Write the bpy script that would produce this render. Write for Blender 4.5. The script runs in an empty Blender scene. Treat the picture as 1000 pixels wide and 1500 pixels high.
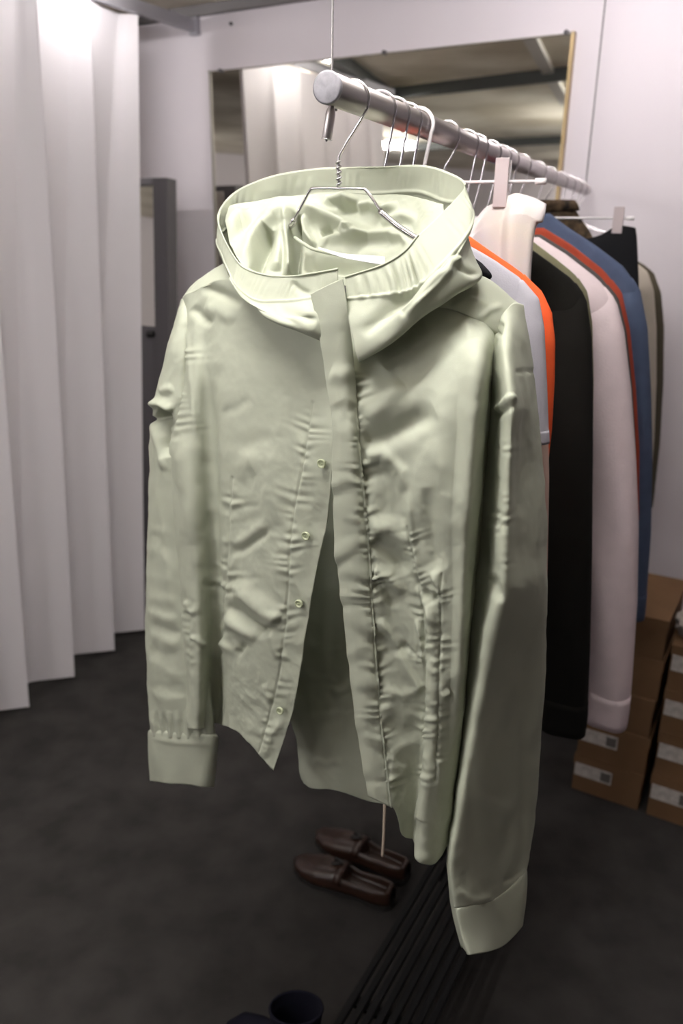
import bpy, bmesh, math, random
import numpy as np
from mathutils import Matrix, Vector, noise as mnoise

rng = np.random.RandomState(7)
random.seed(7)
scn = bpy.context.scene
COL = scn.collection

# ------------------------------------------------------------------ camera
F = 1167.0
TH = math.radians(19.2)
nad = np.array([-50.0, -F / math.tan(TH), -F]); nad /= np.linalg.norm(nad)
Zc = -nad
fw = np.array([0, 0, -1.0])
Yc = fw - fw.dot(Zc) * Zc; Yc /= np.linalg.norm(Yc)
Xc = np.cross(Yc, Zc)
RC = np.array([Xc, Yc, Zc])
CAM = np.array([0, 0, 1.7])
cd = bpy.data.cameras.new('camera')
cd.sensor_fit = 'VERTICAL'; cd.sensor_height = 36.0; cd.sensor_width = 24.0
cd.lens = F / 1500 * 36
cd.clip_start = 0.02
cd.dof.use_dof = True; cd.dof.focus_distance = 0.92; cd.dof.aperture_fstop = 4.5
cam = bpy.data.objects.new('camera', cd); COL.objects.link(cam)
M = Matrix([list(RC[0]) + [CAM[0]], list(RC[1]) + [CAM[1]], list(RC[2]) + [CAM[2]], [0, 0, 0, 1]])
cam.matrix_world = M
scn.camera = cam


def ray(x, y):
    return RC @ np.array([x - 500.0, 750.0 - y, -F])


def on_z(x, y, z):
    r = ray(x, y); return CAM + r * (z - CAM[2]) / r[2]


def on_plane(x, y, p, n):
    r = ray(x, y); return CAM + r * ((np.array(p) - CAM) @ n) / (r @ n)


def proj(P):
    q = (P - CAM) @ RC
    return np.stack([500 - F * q[..., 0] / q[..., 2], 750 + F * q[..., 1] / q[..., 2]], -1)


# ------------------------------------------------------------------ materials
def s2l(c):
    return tuple((v / 12.92 if v <= .04045 else ((v + .055) / 1.055) ** 2.4) for v in c)


def mat(name, col, rough=.6, metal=0, spec=.5, noise_amt=0, noise_scale=40, bump=0, bump_scale=200, trans=0, emis=None,
        sheen=0, stretch=None, col2=None):
    m = bpy.data.materials.new(name); m.use_nodes = True
    nt = m.node_tree; N = nt.nodes; L = nt.links
    b = N['Principled BSDF']
    b.inputs['Base Color'].default_value = (*col, 1)
    b.inputs['Roughness'].default_value = rough
    b.inputs['Metallic'].default_value = metal
    b.inputs['Specular IOR Level'].default_value = spec
    if sheen:
        b.inputs['Sheen Weight'].default_value = sheen
    tc = N.new('ShaderNodeTexCoord')
    vec = tc.outputs['Object']
    if stretch:
        mp = N.new('ShaderNodeMapping'); mp.inputs['Scale'].default_value = stretch
        L.new(vec, mp.inputs['Vector']); vec = mp.outputs['Vector']
    if noise_amt or col2:
        n = N.new('ShaderNodeTexNoise'); n.inputs['Scale'].default_value = noise_scale
        n.inputs['Detail'].default_value = 5
        L.new(vec, n.inputs['Vector'])
        cr = N.new('ShaderNodeValToRGB')
        c2 = col2 or tuple(v * (1 - noise_amt) for v in col)
        cr.color_ramp.elements[0].position = .35; cr.color_ramp.elements[1].position = .65
        cr.color_ramp.elements[0].color = (*c2, 1); cr.color_ramp.elements[1].color = (*col, 1)
        L.new(n.outputs['Fac'], cr.inputs['Fac'])
        L.new(cr.outputs['Color'], b.inputs['Base Color'])
    if bump:
        n2 = N.new('ShaderNodeTexNoise'); n2.inputs['Scale'].default_value = bump_scale
        n2.inputs['Detail'].default_value = 4
        L.new(vec, n2.inputs['Vector'])
        bp = N.new('ShaderNodeBump'); bp.inputs['Strength'].default_value = bump
        bp.inputs['Distance'].default_value = .002
        L.new(n2.outputs['Fac'], bp.inputs['Height']); L.new(bp.outputs['Normal'], b.inputs['Normal'])
    if trans:
        t = N.new('ShaderNodeBsdfTranslucent')
        tcx = tuple(min(1, v ** 1.0) for v in col)
        t.inputs['Color'].default_value = (*tcx, 1)
        mx = N.new('ShaderNodeMixShader'); mx.inputs['Fac'].default_value = trans
        L.new(b.outputs[0], mx.inputs[1]); L.new(t.outputs[0], mx.inputs[2])
        L.new(mx.outputs[0], N['Material Output'].inputs['Surface'])
    if emis:
        b.inputs['Emission Color'].default_value = (*emis[:3], 1)
        b.inputs['Emission Strength'].default_value = emis[3]
    return m


GREEN = (.525, .552, .444)
MG = mat('sage_cotton', GREEN, rough=.55, spec=.28, bump=.10, bump_scale=900, trans=.2)
_n = MG.node_tree
_b = [n for n in _n.nodes if n.type == 'BUMP'][0]; _r = _n.nodes.new('ShaderNodeTexNoise'); _r.noise_type = 'RIDGED_MULTIFRACTAL'
_r.inputs['Scale'].default_value = 17; _r.inputs['Detail'].default_value = 3; _r.inputs['Roughness'].default_value = .45
_mp = _n.nodes.new('ShaderNodeMapping'); _mp.inputs['Scale'].default_value = (1.3, 1.3, .7)
_b2 = _n.nodes.new('ShaderNodeBump'); _b2.inputs['Strength'].default_value = .5; _b2.inputs['Distance'].default_value = .006
_n.links.new([n for n in _n.nodes if n.type == 'TEX_COORD'][0].outputs['Object'], _mp.inputs['Vector'])
_n.links.new(_mp.outputs['Vector'], _r.inputs['Vector']); _n.links.new(_r.outputs['Fac'], _b2.inputs['Height']); _n.links.new(_b2.outputs['Normal'], _b.inputs['Normal'])
MTH = mat('sage_thread', (.30, .34, .21), rough=.8)
MBT = mat('sage_button', (.50, .54, .36), rough=.25, spec=.6)
MCHROME = mat('chrome_wire', (.62, .60, .62), rough=.18, metal=1)
MCAP = mat('brushed_end_cap', (.33, .32, .35), rough=.6, metal=.7, noise_amt=.25, noise_scale=120)
MSTEEL = mat('brushed_steel', (.56, .52, .52), rough=.38, metal=1, bump=.1, bump_scale=30, stretch=(1, 1, 1))
MCABLE = mat('steel_cable', (.55, .53, .53), rough=.35, metal=1)
MDCABLE = mat('dark_cable', (.10, .095, .10), rough=.5)
MWALL = mat('painted_panel', (.66, .615, .65), rough=.55, spec=.25, noise_amt=.03, noise_scale=2)
MTRIM = mat('dark_trim', (.16, .15, .15), rough=.6)
MFLOOR = mat('dark_carpet', (.050, .047, .0455), rough=.95, spec=.06, col2=(.034, .032, .031), noise_scale=9, bump=.5, bump_scale=500)
MCEIL = mat('stained_ceiling_board', (.88, .83, .72), rough=.9, col2=(.55, .49, .38), noise_scale=1.6)
MCURT = mat('white_curtain_voile', (.82, .79, .81), rough=.8, spec=.15, bump=.15, bump_scale=600, trans=.22)
MCURT2 = mat('grey_green_curtain', (.50, .49, .43), rough=.85, spec=.1, bump=.15, bump_scale=600)
MMIR = mat('mirror_glass', (.92, .91, .84), rough=.02, metal=1)
MEDGE = mat('dull_mirror_edge', (.30, .28, .25), rough=.5, metal=.5)
MBRASS = mat('brass_edge', (.36, .27, .15), rough=.35, metal=1)
MDARKF = mat('charcoal_frame', (.085, .078, .085), rough=.5)
MRAIL = mat('grey_aluminium', (.38, .37, .40), rough=.45, metal=.6)
MCARD = mat('brown_cardboard', (.20, .115, .06), rough=.85, spec=.15, noise_amt=.2, noise_scale=6)
MLAB = mat('box_label_paper', (.62, .58, .54), rough=.7, noise_amt=.3, noise_scale=60)
MLABD = mat('label_dark_print', (.12, .11, .10), rough=.8)
MLEATH = mat('brown_leather', (.034, .014, .008), rough=.32, spec=.6, noise_amt=.3, noise_scale=20)
MSOLE = mat('black_sole', (.012, .011, .011), rough=.6)
MNAVY = mat('navy_suede', (.006, .006, .013), rough=.9, spec=.15)
MBLACKM = mat('black_metal_slat', (.006, .006, .007), rough=.55, spec=.2)
MWHITEP = mat('white_plastic', (.75, .72, .73), rough=.35)
MCLIP = mat('silver_plastic_clip', (.46, .39, .40), rough=.3, spec=.6)
MTUBE = mat('tube_glow', (1, 1, 1), emis=(1.0, .97, .95, 150))
MTUBEA = mat('fill_glow_aisle', (1, 1, 1), emis=(1.0, .97, .96, 105))
MTUBEB = mat('tube_glow_corner', (1, 1, 1), emis=(1.0, .96, .97, 30))
MTUBEC = mat('tube_glow_cubicle', (1, 1, 1), emis=(1.0, .96, .97, 260))
MTUBEW = mat('tube_glow_wall', (1, 1, 1), emis=(1.0, .95, .98, 34))
MTUBEH = mat('fill_glow_hall', (1, 1, 1), emis=(1.0, .96, .97, 50))
MTUBEF = mat('tube_glow_far', (1, 1, 1), emis=(1.0, .97, .95, 90))
MHOUS = mat('lamp_housing', (.7, .7, .68), rough=.5)
MBEAM = mat('dark_steel_beam', (.05, .055, .055), rough=.6)
MCOND = mat('white_conduit', (.62, .60, .56), rough=.5)
MLBL = mat('woven_white_label', (.80, .79, .82), rough=.6)

# ------------------------------------------------------------------ object helpers
def mk(name, V, Fc, m, parent=None, smooth=True, solid=0, org=None, rim=True):
    V = np.asarray(V, float).reshape(-1, 3)
    if parent is not None:
        o_ = np.array(parent.get('_org', (0, 0, 0)))
    else:
        o_ = np.array(org if org is not None else (0, 0, 0))
    me = bpy.data.meshes.new(name)
    me.from_pydata((V - o_).tolist(), [], [list(map(int, f)) for f in Fc])
    me.materials.append(m)
    if smooth:
        me.polygons.foreach_set('use_smooth', [True] * len(me.polygons))
    me.update()
    bm = bmesh.new(); bm.from_mesh(me)
    if not solid:
        bmesh.ops.recalc_face_normals(bm, faces=bm.faces)
    bm.to_mesh(me); bm.free()
    ob = bpy.data.objects.new(name, me); COL.objects.link(ob)
    if parent is not None:
        ob.parent = parent
        ob['_org'] = tuple(float(v) for v in o_)
    else:
        ob.location = o_
        ob['_org'] = tuple(float(v) for v in o_)
    if solid:
        md = ob.modifiers.new('thickness', 'SOLIDIFY'); md.thickness = solid; md.offset = 0; md.use_rim = rim
    return ob


def thing(name, label, cat, loc=(0, 0, 0), group=None):
    o = bpy.data.objects.new(name, None); COL.objects.link(o)
    o.location = loc; o.empty_display_size = .05
    o['_org'] = tuple(float(v) for v in loc)
    tag(o, label, cat, group)
    return o


def tag(o, label, cat, group=None):
    o['label'] = label; o['category'] = cat
    if group: o['group'] = group
    return o


def struct(o):
    o['kind'] = 'structure'; return o


def box_vf(c, ax, ay, az, hx, hy, hz):
    c, ax, ay, az = map(lambda a: np.array(a, float), (c, ax, ay, az))
    V = [c + sx * hx * ax + sy * hy * ay + sz * hz * az for sz in (-1, 1) for sy in (-1, 1) for sx in (-1, 1)]
    Fc = [(0, 2, 3, 1), (4, 5, 7, 6), (0, 1, 5, 4), (2, 6, 7, 3), (0, 4, 6, 2), (1, 3, 7, 5)]
    return V, Fc


def box(name, c, h, m, parent=None, az=0.0, bevel=0, org=None):
    """box centred at c, half sizes h, turned so that its x axis lies at (cos az, -sin az)"""
    ax = (math.cos(az), -math.sin(az), 0); ay = (math.sin(az), math.cos(az), 0)
    V, Fc = box_vf(c, ax, ay, (0, 0, 1), *h)
    o = mk(name, V, Fc, m, parent, smooth=False, org=org)
    if bevel:
        b = o.modifiers.new('soft_edge', 'BEVEL'); b.width = bevel; b.segments = 2
    return o


def frames(P):
    P = np.asarray(P, float)
    T = np.gradient(P, axis=0); T /= np.linalg.norm(T, axis=1)[:, None] + 1e-12
    up = np.array([0, 0, 1.0]) if abs(T[0, 2]) < .9 else np.array([1.0, 0, 0])
    n = np.cross(T[0], up); n /= np.linalg.norm(n)
    Ns = []
    for t in T:
        n = n - n.dot(t) * t; n /= np.linalg.norm(n) + 1e-12
        Ns.append(n.copy())
    Ns = np.array(Ns); Bs = np.cross(T, Ns)
    return Ns, Bs


def tube_vf(P, r, k=10, cap=True, base=0):
    P = np.asarray(P, float); n = len(P)
    r = np.full(n, r) if np.isscalar(r) else np.asarray(r, float)
    Ns, Bs = frames(P)
    a = np.linspace(0, 2 * np.pi, k, endpoint=False)
    V = (P[:, None] + r[:, None, None] * (np.cos(a)[None, :, None] * Ns[:, None] + np.sin(a)[None, :, None] * Bs[:, None])).reshape(-1, 3)
    Fc = [(base + i * k + j, base + i * k + (j + 1) % k, base + (i + 1) * k + (j + 1) % k, base + (i + 1) * k + j) for i in range(n - 1) for j in range(k)]
    if cap:
        Fc.append(tuple(base + j for j in range(k))[::-1]); Fc.append(tuple(base + (n - 1) * k + j for j in range(k)))
    return V, Fc


def tube(name, P, r, m, parent=None, k=10, smooth=True):
    V, Fc = tube_vf(P, r, k)
    o = mk(name, V, Fc, m, parent, smooth)
    return o


def crs(A, n):
    """Catmull-Rom resample of control array along axis 0"""
    A = np.asarray(A, float); k = len(A)
    E = np.concatenate([(2 * A[0] - A[1])[None], A, (2 * A[-1] - A[-2])[None]])
    t = np.linspace(0, k - 1, n); i = np.minimum(t.astype(int), k - 2); f = (t - i).reshape((-1,) + (1,) * (A.ndim - 1))
    p0, p1, p2, p3 = E[i], E[i + 1], E[i + 2], E[i + 3]
    return .5 * (2 * p1 + (p2 - p0) * f + (2 * p0 - 5 * p1 + 4 * p2 - p3) * f ** 2 + (3 * p1 - p0 - 3 * p2 + p3) * f ** 3)


def smooth_path(pts, n=40):
    return crs(np.array(pts, float), n)


def loft_grid(G, nu, nv):
    A = crs(G, nu); return np.swapaxes(crs(np.swapaxes(A, 0, 1), nv), 0, 1)


def grid_faces(nu, nv, closed=False):
    w = nv if closed else nv - 1
    i, j = np.meshgrid(np.arange(nu - 1), np.arange(w), indexing='ij')
    j2 = (j + 1) % nv
    return np.stack([i * nv + j, i * nv + j2, (i + 1) * nv + j2, (i + 1) * nv + j], -1).reshape(-1, 4).tolist()


def grid_mesh(name, G, m, parent=None, closed=False, solid=0, org=None, rim=True):
    return mk(name, G.reshape(-1, 3), grid_faces(G.shape[0], G.shape[1], closed), m, parent, True, solid, org, rim)


def gnormals(G):
    du = np.gradient(G, axis=0); dv = np.gradient(G, axis=1)
    n = np.cross(du, dv); n /= np.linalg.norm(n, axis=-1)[..., None] + 1e-12
    s = np.sign(np.sum(n * (CAM - G), -1).mean()); return n * s


# ------------------------------------------------------------------ cloth folds traced along seams and creases
def pl_dist(Q, pts):
    pts = np.asarray(pts, float)
    L = np.r_[0, np.cumsum(np.linalg.norm(np.diff(pts, axis=0), axis=1))]
    best = np.full(Q.shape[:-1], 1e9); sd = best.copy(); ss = best * 0
    for k in range(len(pts) - 1):
        a, b = pts[k], pts[k + 1]; d = b - a; l2 = d @ d
        t = np.clip(((Q - a) @ d) / l2, 0, 1)
        c = Q - (a + t[..., None] * d); dist = np.linalg.norm(c, axis=-1)
        sg = np.sign(c[..., 0] * d[1] - c[..., 1] * d[0])   # + on the right-hand side of a downward line is image-left... sign kept consistent
        u = dist < best
        best = np.where(u, dist, best); sd = np.where(u, dist * sg, sd); ss = np.where(u, L[k] + t * np.sqrt(l2), ss)
    return sd, ss, L[-1]


def fold(Q, pts, amp, w, w2=None, tin=.25, tout=.25):
    """amp in mm; w = spread (px) on the + side, w2 on the - side"""
    sd, s, L = pl_dist(Q, pts)
    w2 = w2 or w
    ww = np.where(sd > 0, w, w2)
    f = s / L
    tp = np.clip(f / max(tin, 1e-3), 0, 1) * np.clip((1 - f) / max(tout, 1e-3), 0, 1) if (tin or tout) else 1
    tp = np.sin(np.clip(tp, 0, 1) * np.pi / 2)
    return amp * .001 * tp * np.exp(-(sd / ww) ** 2)


def pucker(Q, pts, amp, period, w, ph=0, slant=.22):
    """gathers either side of a stitched seam: uneven in spacing, strength and reach, and not mirrored"""
    sd, s, L = pl_dist(Q, pts)
    sg = np.where(sd > 0, 1.0, -1.0); q = ph * 1.7 + sg * 2.1
    jit = 3.0 * np.sin(s * .031 + q) + 1.9 * np.sin(s * .083 + 2.3 * q) + 1.0 * np.sin(s * .19 + q)
    am = np.clip(.72 + .36 * np.sin(s * .043 + 1.3 * q) + .34 * np.sin(s * .11 + 2.9 * q), .1, 1.4)
    wid = w * (.75 + .5 * np.sin(s * .067 + 3.1 * q))
    h = np.sin(2 * np.pi * (s + slant * sg * sd * (1 + .5 * np.sin(s * .05 + q))) / period + jit)
    end = np.clip(s / (L * .08), 0, 1) * np.clip((L - s) / (L * .08), 0, 1)
    return amp * .001 * am * h * end * (1 - .8 * np.exp(-(sd / 2.5) ** 2)) * np.exp(-(np.abs(sd) / np.maximum(wid, 3)) ** 1.2)


def groove(Q, pts, amp, w=2.0):
    sd, s, L = pl_dist(Q, pts)
    return -amp * .001 * np.exp(-(sd / w) ** 2)


def fnoise(G, scale, seed=0, stretch=(1, 1, 1), oct=3):
    out = np.zeros(G.shape[:-1]); flat = G.reshape(-1, 3) * np.array(stretch) * scale + seed * 17.3
    r = np.array([mnoise.fractal(Vector(p), 1.0, 2.0, oct) for p in flat])
    return r.reshape(out.shape)


def cnoise(G, scale, seed=0, stretch=(1, 1, 1)):
    """crumple: ridged noise, sharp creases between flat facets"""
    flat = G.reshape(-1, 3) * np.array(stretch) * scale + seed * 11.7
    r = np.array([1 - abs(mnoise.noise(Vector(p))) * 2 for p in flat])
    return r.reshape(G.shape[:-1])


# ------------------------------------------------------------------ frame of the rail and the jacket
ZR = 1.845
ROD_AZ = math.radians(23.5)
RD = np.array([math.sin(ROD_AZ), math.cos(ROD_AZ), 0])
RU = np.array([math.cos(ROD_AZ), -math.sin(ROD_AZ), 0])
ROD0 = on_z(479, 128, ZR)
ROD_R = .0160
WAZ = math.radians(30)
WN = np.array([math.sin(WAZ), math.cos(WAZ), 0])
WE = np.array([math.cos(WAZ), -math.sin(WAZ), 0])
WP = 2.82
JT = .07
PHI = math.radians(28)
JU = np.array([math.cos(PHI), -math.sin(PHI), 0]); JN = np.array([-math.sin(PHI), -math.cos(PHI), 0])
J0 = ROD0 + RD * JT


def JP(x, y, w):
    return on_plane(x, y, J0 + JN * w, JN)


def jgrid(rows):
    return np.array([[JP(*p) for p in r] for r in rows])


#SETTING
def build_setting():
    # floor and ceiling
    fl = box('floor', (-2.0, -.5, -.05), (7, 5.5, .05), MFLOOR); struct(fl)
    ce = box('ceiling', (-2.0, -.5, ZCEIL + .05), (7, 5.5, .05), MCEIL); struct(ce)
    c = WN * (WP + .04) + WE * (-1.2) + np.array([0, 0, ZCEIL / 2])
    w = box('wall_back', c, (4.8, .04, ZCEIL / 2), MWALL, az=WAZ); struct(w)
    t = box('trim_1', WN * (WP - .012) + WE * (-1.2) + np.array([0, 0, ZCEIL - .018]), (4.8, .012, .018), MTRIM, az=WAZ); struct(t)
    bb = box('baseboard_back', WN * (WP - .006) + WE * (-1.2) + np.array([0, 0, .04]), (4.8, .006, .04), MTRIM, az=WAZ); struct(bb)
    # far sides of the hall, seen only in the mirror and as bounce
    struct(box('wall_right', (3.2, -.5, ZCEIL / 2), (.05, 5.5, ZCEIL / 2), MWALL))
    struct(box('wall_left', (-6.3, -.5, ZCEIL / 2), (.05, 5.5, ZCEIL / 2), MWALL))
    struct(box('wall_front', (-2.0, -6.0, ZCEIL / 2), (7, .05, ZCEIL / 2), MWALL))


ZCEIL = 2.38
wp_ = on_plane(293, 16, WN * WP, WN)
ZCEIL = float(wp_[2]) + .015
build_setting()


def wall_pt(x, y, off=0.0):
    return on_plane(x, y, WN * (WP - off), WN)


# ---- wall mirror
MOFF = .02
tl = wall_pt(308, 107, MOFF); tr = wall_pt(837, 48, MOFF)
el, er = tl @ WE, tr @ WE
zt = (tl[2] + tr[2]) / 2
print('mirror', tl, tr, 'ceil', ZCEIL)
ZMB = .35
mc = WE * (el + er) / 2 + np.array([0, 0, (zt + ZMB) / 2])
mir = thing('wall_mirror', 'large frameless wall mirror with thin brass edge on the white back wall', 'mirror', WN * (WP - MOFF) + mc)
hw, hz = (er - el) / 2, (zt - ZMB) / 2
box('glass', WN * (WP - .010) + mc, (hw, .009, hz), MMIR, mir, az=WAZ)
def edge_strip(name, e, z, he, hzz, m=MEDGE):
    box(name, WN * (WP - .0135) + WE * e + np.array([0, 0, z]), (he, .0125, hzz), m, mir, az=WAZ)
for e in (el - .002, er + .005):
    edge_strip('side_edge', e, (zt + ZMB) / 2, .005 if e > er else .002, hz + .006, MBRASS if e > er else MEDGE)
edge_strip('top_edge', (el + er) / 2, zt + .001, hw + .01, .0015)
edge_strip('bottom_edge', (el + er) / 2, ZMB - .002, hw + .01, .003)
for px in (322, 562, 829):
    p = wall_pt(px, 107 - (px - 308) * .1115 - 2, .026)
    tube('clip', [p - WN * .004, p + WN * .026], .007, MDARKF, mir, 10)


def mir_pt(px, py, z):
    """point at height z on the ray reflected by the wall mirror"""
    r = ray(px, py); r = r / np.linalg.norm(r)
    h = on_plane(px, py, WN * (WP - .019), WN)
    q = r - 2 * (r @ WN) * WN
    return h + q * (z - h[2]) / q[2]


def mir_d(px, py, d):
    r = ray(px, py); r = r / np.linalg.norm(r)
    h = on_plane(px, py, WN * (WP - .019), WN)
    q = r - 2 * (r @ WN) * WN
    return h + q * d


# ---- ceiling lights: each a housing with a glowing tube
def tube_light(a, b, z, label, m=MTUBE, r=.014):
    a = np.array([a[0], a[1], z]); b = np.array([b[0], b[1], z]); c = (a + b) / 2; d = b - a; L = np.linalg.norm(d)
    o = thing('fluorescent_light', label, 'ceiling light', c + np.array([0, 0, ZCEIL - z]), 'fluorescent ceiling lights')
    az = math.atan2(-d[1], d[0])
    hh = min(.024, (ZCEIL - z - .03) / 2); hc = z + .030 + hh
    box('housing', np.array([c[0], c[1], hc]), (L / 2 + .03, .022, hh), MHOUS, o, az=az)
    for s_ in (-1, 1):
        q = c + d / L * (L * .42 * s_)
        tube('drop_rod', [np.array([q[0], q[1], hc + hh]), np.array([q[0], q[1], ZCEIL])], .003, MHOUS, o, 8)
    tube('lamp_tube', [a, c, b], r, m, o, 12)
    return o

ZL = ZCEIL - .075
def tl(c, az, L, label, m, r=.014, drop=0.0):
    d = np.array([math.sin(az), math.cos(az)]) * L / 2
    return tube_light(np.array(c) - d, np.array(c) + d, ZL - drop, label, m, r)
tl((-.20, .70), math.radians(80), 1.0, 'fluorescent ceiling light above the hood of the sage jacket', MTUBE)
tl((-1.5, .0), math.radians(28), .9, 'added fluorescent fill light above the aisle beside the white curtain', MTUBEA, drop=.34)  # added fill lamp for the curtain, the jacket front and the ceiling
tl((.72, 2.12), math.radians(120), 1.0, 'fluorescent ceiling light above the clothes rail by the wall', MTUBEW)
tl((-.76, 2.98), math.radians(30), .28, 'fluorescent ceiling light close to the wall above the end of the curtain', MTUBEB)
for (x, y) in [(-3.4, -2.4), (-5.2, -4.5), (-5.6, 2.7)]:  # unseen lamps added to brighten the hall ceiling and far wall
    tl((x, y), math.radians(90), 1.5, 'unseen fill light added in the hall to brighten its ceiling and far wall', MTUBEH, drop=.3)
a, b = mir_pt(519, 213, ZL), mir_pt(606, 213, ZL)
tube_light(a[:2], b[:2], ZL, 'long glowing ceiling tube reflected in the middle of the mirror', MTUBEF, .022)
a, b = mir_pt(440, 132, ZL), mir_pt(482, 130, ZL)
tube_light(a[:2], b[:2], ZL, 'glowing ceiling tube reflected beside the end of the clothes rail', MTUBEC)

# ---- beams under the ceiling (seen in the mirror)
def beam(name, p, q, z, h, wdt, m, label, cat):
    a, b = mir_pt(*p, z), mir_pt(*q, z)
    d = (b - a) / np.linalg.norm(b - a)
    a = a - d * .3; b = b + d * .3
    az = math.atan2(-(b - a)[1], (b - a)[0])
    o = box(name, (a + b) / 2, (np.linalg.norm(b - a) / 2, wdt, h), m, az=az)
    return tag(o, label, cat)
beam('ceiling_beam', (600, 134), (828, 108), ZCEIL - .03, .03, .02, MBEAM, 'dark steel ceiling beam running across the mirror reflection', 'beam')
beam('ceiling_beam', (640, 214), (800, 206), ZCEIL - .03, .03, .04, MBEAM, 'lower grey ceiling beam seen behind the far hangers in the mirror', 'beam')
beam('ceiling_brace', (508, 97), (552, 128), ZCEIL - .03, .03, .03, MBEAM, 'short dark ceiling brace reflected above the clothes rail', 'beam')
beam('conduit_pipe', (778, 58), (822, 140), ZCEIL - .012, .012, .03, MCOND, 'white diagonal conduit on the ceiling at the mirror corner', 'pipe')

# ---- curtain rails and curtains
rend = wall_pt(288, 40)
def rail(name, p, d, L, label, ends=True):
    az = math.atan2(-d[1], d[0])
    o = thing(name, label, 'curtain rail', p)
    box('rail_bar', p + d * L / 2, (L / 2, .012, .022), MRAIL, o, az=az)
    box('wall_bracket', p + d * .008, (.012, .02, .03), MRAIL, o, az=az)
    return o
RZ = rend[2]
rail('curtain_rail', rend - WN * .004, -WN, 1.75, 'grey metal curtain rail bracketed to the white back wall above the curtain')


def curtain(name, base, top, L0, L1, z0, z1, period, face_az, face, label, n=560, phase=0.0, k0=.35, lean=0.0, m=None):
    """base/top: functions s -> (x,y) of the curtain line at floor and at rail; each pleat is a face turned to face_az and a return fold"""
    t = np.linspace(0, 1, 60)
    P0 = np.array(base(0)); P1 = np.array(base(1)); bdir = P1 - P0
    T0_ = np.array(top(0)); tdir = np.array(top(1)) - T0_
    fa = math.radians(face_az); fd = np.array([math.sin(fa), math.cos(fa)])
    zz = []; k = 0; sv = L0
    cnt = int((L1 - L0) / period) + 1
    rr_ = np.random.RandomState(int(period * 1e4))
    ctl_s = []; ctl_o = []
    for i in range(cnt):
        j = 1 + .22 * (rr_.rand() - .5); f_ = fd * face * j
        s0 = L0 + i * period
        for q, (a_, o_) in enumerate([(0.0, 0.0), (.10, .06), (.5, .5), (.86, .96), (.93, 1.0), (.96, .75), (.98, .35)]):
            ctl_s.append(s0 + 0); ctl_o.append(f_ * o_)
    # face runs with f_, the return runs back to the next pleat's start
    path = []
    for i in range(cnt):
        for q in range(7):
            frac = [0, .0, .0, .0, .10, .45, .8][q]
            path.append((L0 + (i + frac) * period, ctl_o[i * 7 + q]))
    S = crs(np.array([p[0] for p in path]), n); O = crs(np.array([p[1] for p in path]), n)
    G = np.zeros((len(t), n, 3))
    for i, f in enumerate(t):
        kk = k0 + (1 - k0) * min(1, f * 1.15) ** .8
        xy = (P0 + bdir * S[:, None]) * f + (T0_ + tdir * S[:, None]) * (1 - f) + O * kk
        xy = xy + (bdir / np.linalg.norm(bdir)) * (.012 * np.sin(S * 9 + f * 2.2))[:, None] * f
        G[i, :, :2] = xy; G[i, :, 2] = z1 + (z0 - z1) * f
    o = thing(name, label, 'curtain', (G[-1, 0, 0], G[-1, 0, 1], z0))
    grid_mesh('cloth', G[:-2], m or MCURT, o, solid=.0012, rim=False)
    grid_mesh('hem', G[-3:], m or MCURT, o, solid=.0012, rim=False)
    return o

B0 = on_z(214, 921, .03); B1 = on_z(2, 1062, .03)
bd = (B1 - B0)[:2]; bl = np.linalg.norm(bd); bd /= bl
T0 = on_z(206, 10, RZ); T0[2] = RZ
rpt = lambda q: (rend + (-WN) * ((rend - q) @ WN))[:2]
TT0 = rpt(T0); TT1 = TT0 + (-WN)[:2] * 1.0
per = bl / 3.62
curtain('curtain', lambda v: B0[:2] + bd * v, lambda v: TT0 + (-WN)[:2] * v, 0, 1.15, .03, RZ - .024,
        per, 255, .17, 'long white pleated fitting room curtain hanging along the left side')
A2, C2 = mir_pt(400, 118, RZ + .01), mir_pt(490, 180, RZ + .01)
d2 = (C2 - A2); d2 /= np.linalg.norm(d2)
A2 = A2 - d2 * .46
rail('curtain_rail', A2, d2, 1.45, 'second curtain rail added to be seen only in the mirror')  # rail and curtain added to make the reflection in the wall mirror
curtain('curtain', lambda v: A2[:2] + d2[:2] * v, lambda v: A2[:2] + d2[:2] * v, 0.03, 1.3, .03, RZ - .024, .2, 200, .12,
        'grey looking second curtain added to be reflected in the left half of the mirror', n=300, m=MCURT2)

# ---- dark framed mirror leaning behind the curtain end
def leaning():
    p = wall_pt(241, 262, .24); zt_ = p[2]
    az = math.radians(30 - 4)
    c = np.array([p[0], p[1], 0])
    ex = np.array([math.cos(az), -math.sin(az), 0]); ey = np.array([math.sin(az), math.cos(az), 0])
    lean = np.array([0, 0, zt_]) + ey * .14
    c = c - ey * .14
    up = lean / np.linalg.norm(lean); nrm = np.cross(ex, up)
    L = np.linalg.norm(lean)
    o = thing('leaning_mirror', 'narrow dark framed standing mirror leaning on the back wall beside the curtain', 'mirror', c)
    def bb(name, u, v, hu, hv, hn, m, off=0):
        V, Fc = box_vf(c - ey * .0 + ex * u + up * v + nrm * off, ex, nrm, up, hu, hn, hv)
        return mk(name, V, Fc, m, o, smooth=False)
    Wd = .5
    bb('side_stile', 0, L / 2, .034, L / 2, .03, MDARKF)
    bb('side_stile', -Wd, L / 2, .034, L / 2, .03, MDARKF)
    bb('top_bar', -Wd / 2, L - .012, Wd / 2 - .034, .012, .03, MDARKF)
    bb('glass', -Wd / 2, (L - .02 + L * .7) / 2, Wd / 2 - .034, (L * .3 - .02) / 2, .006, MMIR)
    bb('dark_reflection_panel', -Wd / 2, L * .35, Wd / 2 - .034, L * .35, .012, MDARKF)  # dark panel standing in for glass with a dark reflection
    q = c + up * L * .685 + ex * (-.06) - nrm * .0
    tube('knob', [q - ey * .012, q - ey * .04], .014, MSOLE, o, 12)
leaning()

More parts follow.
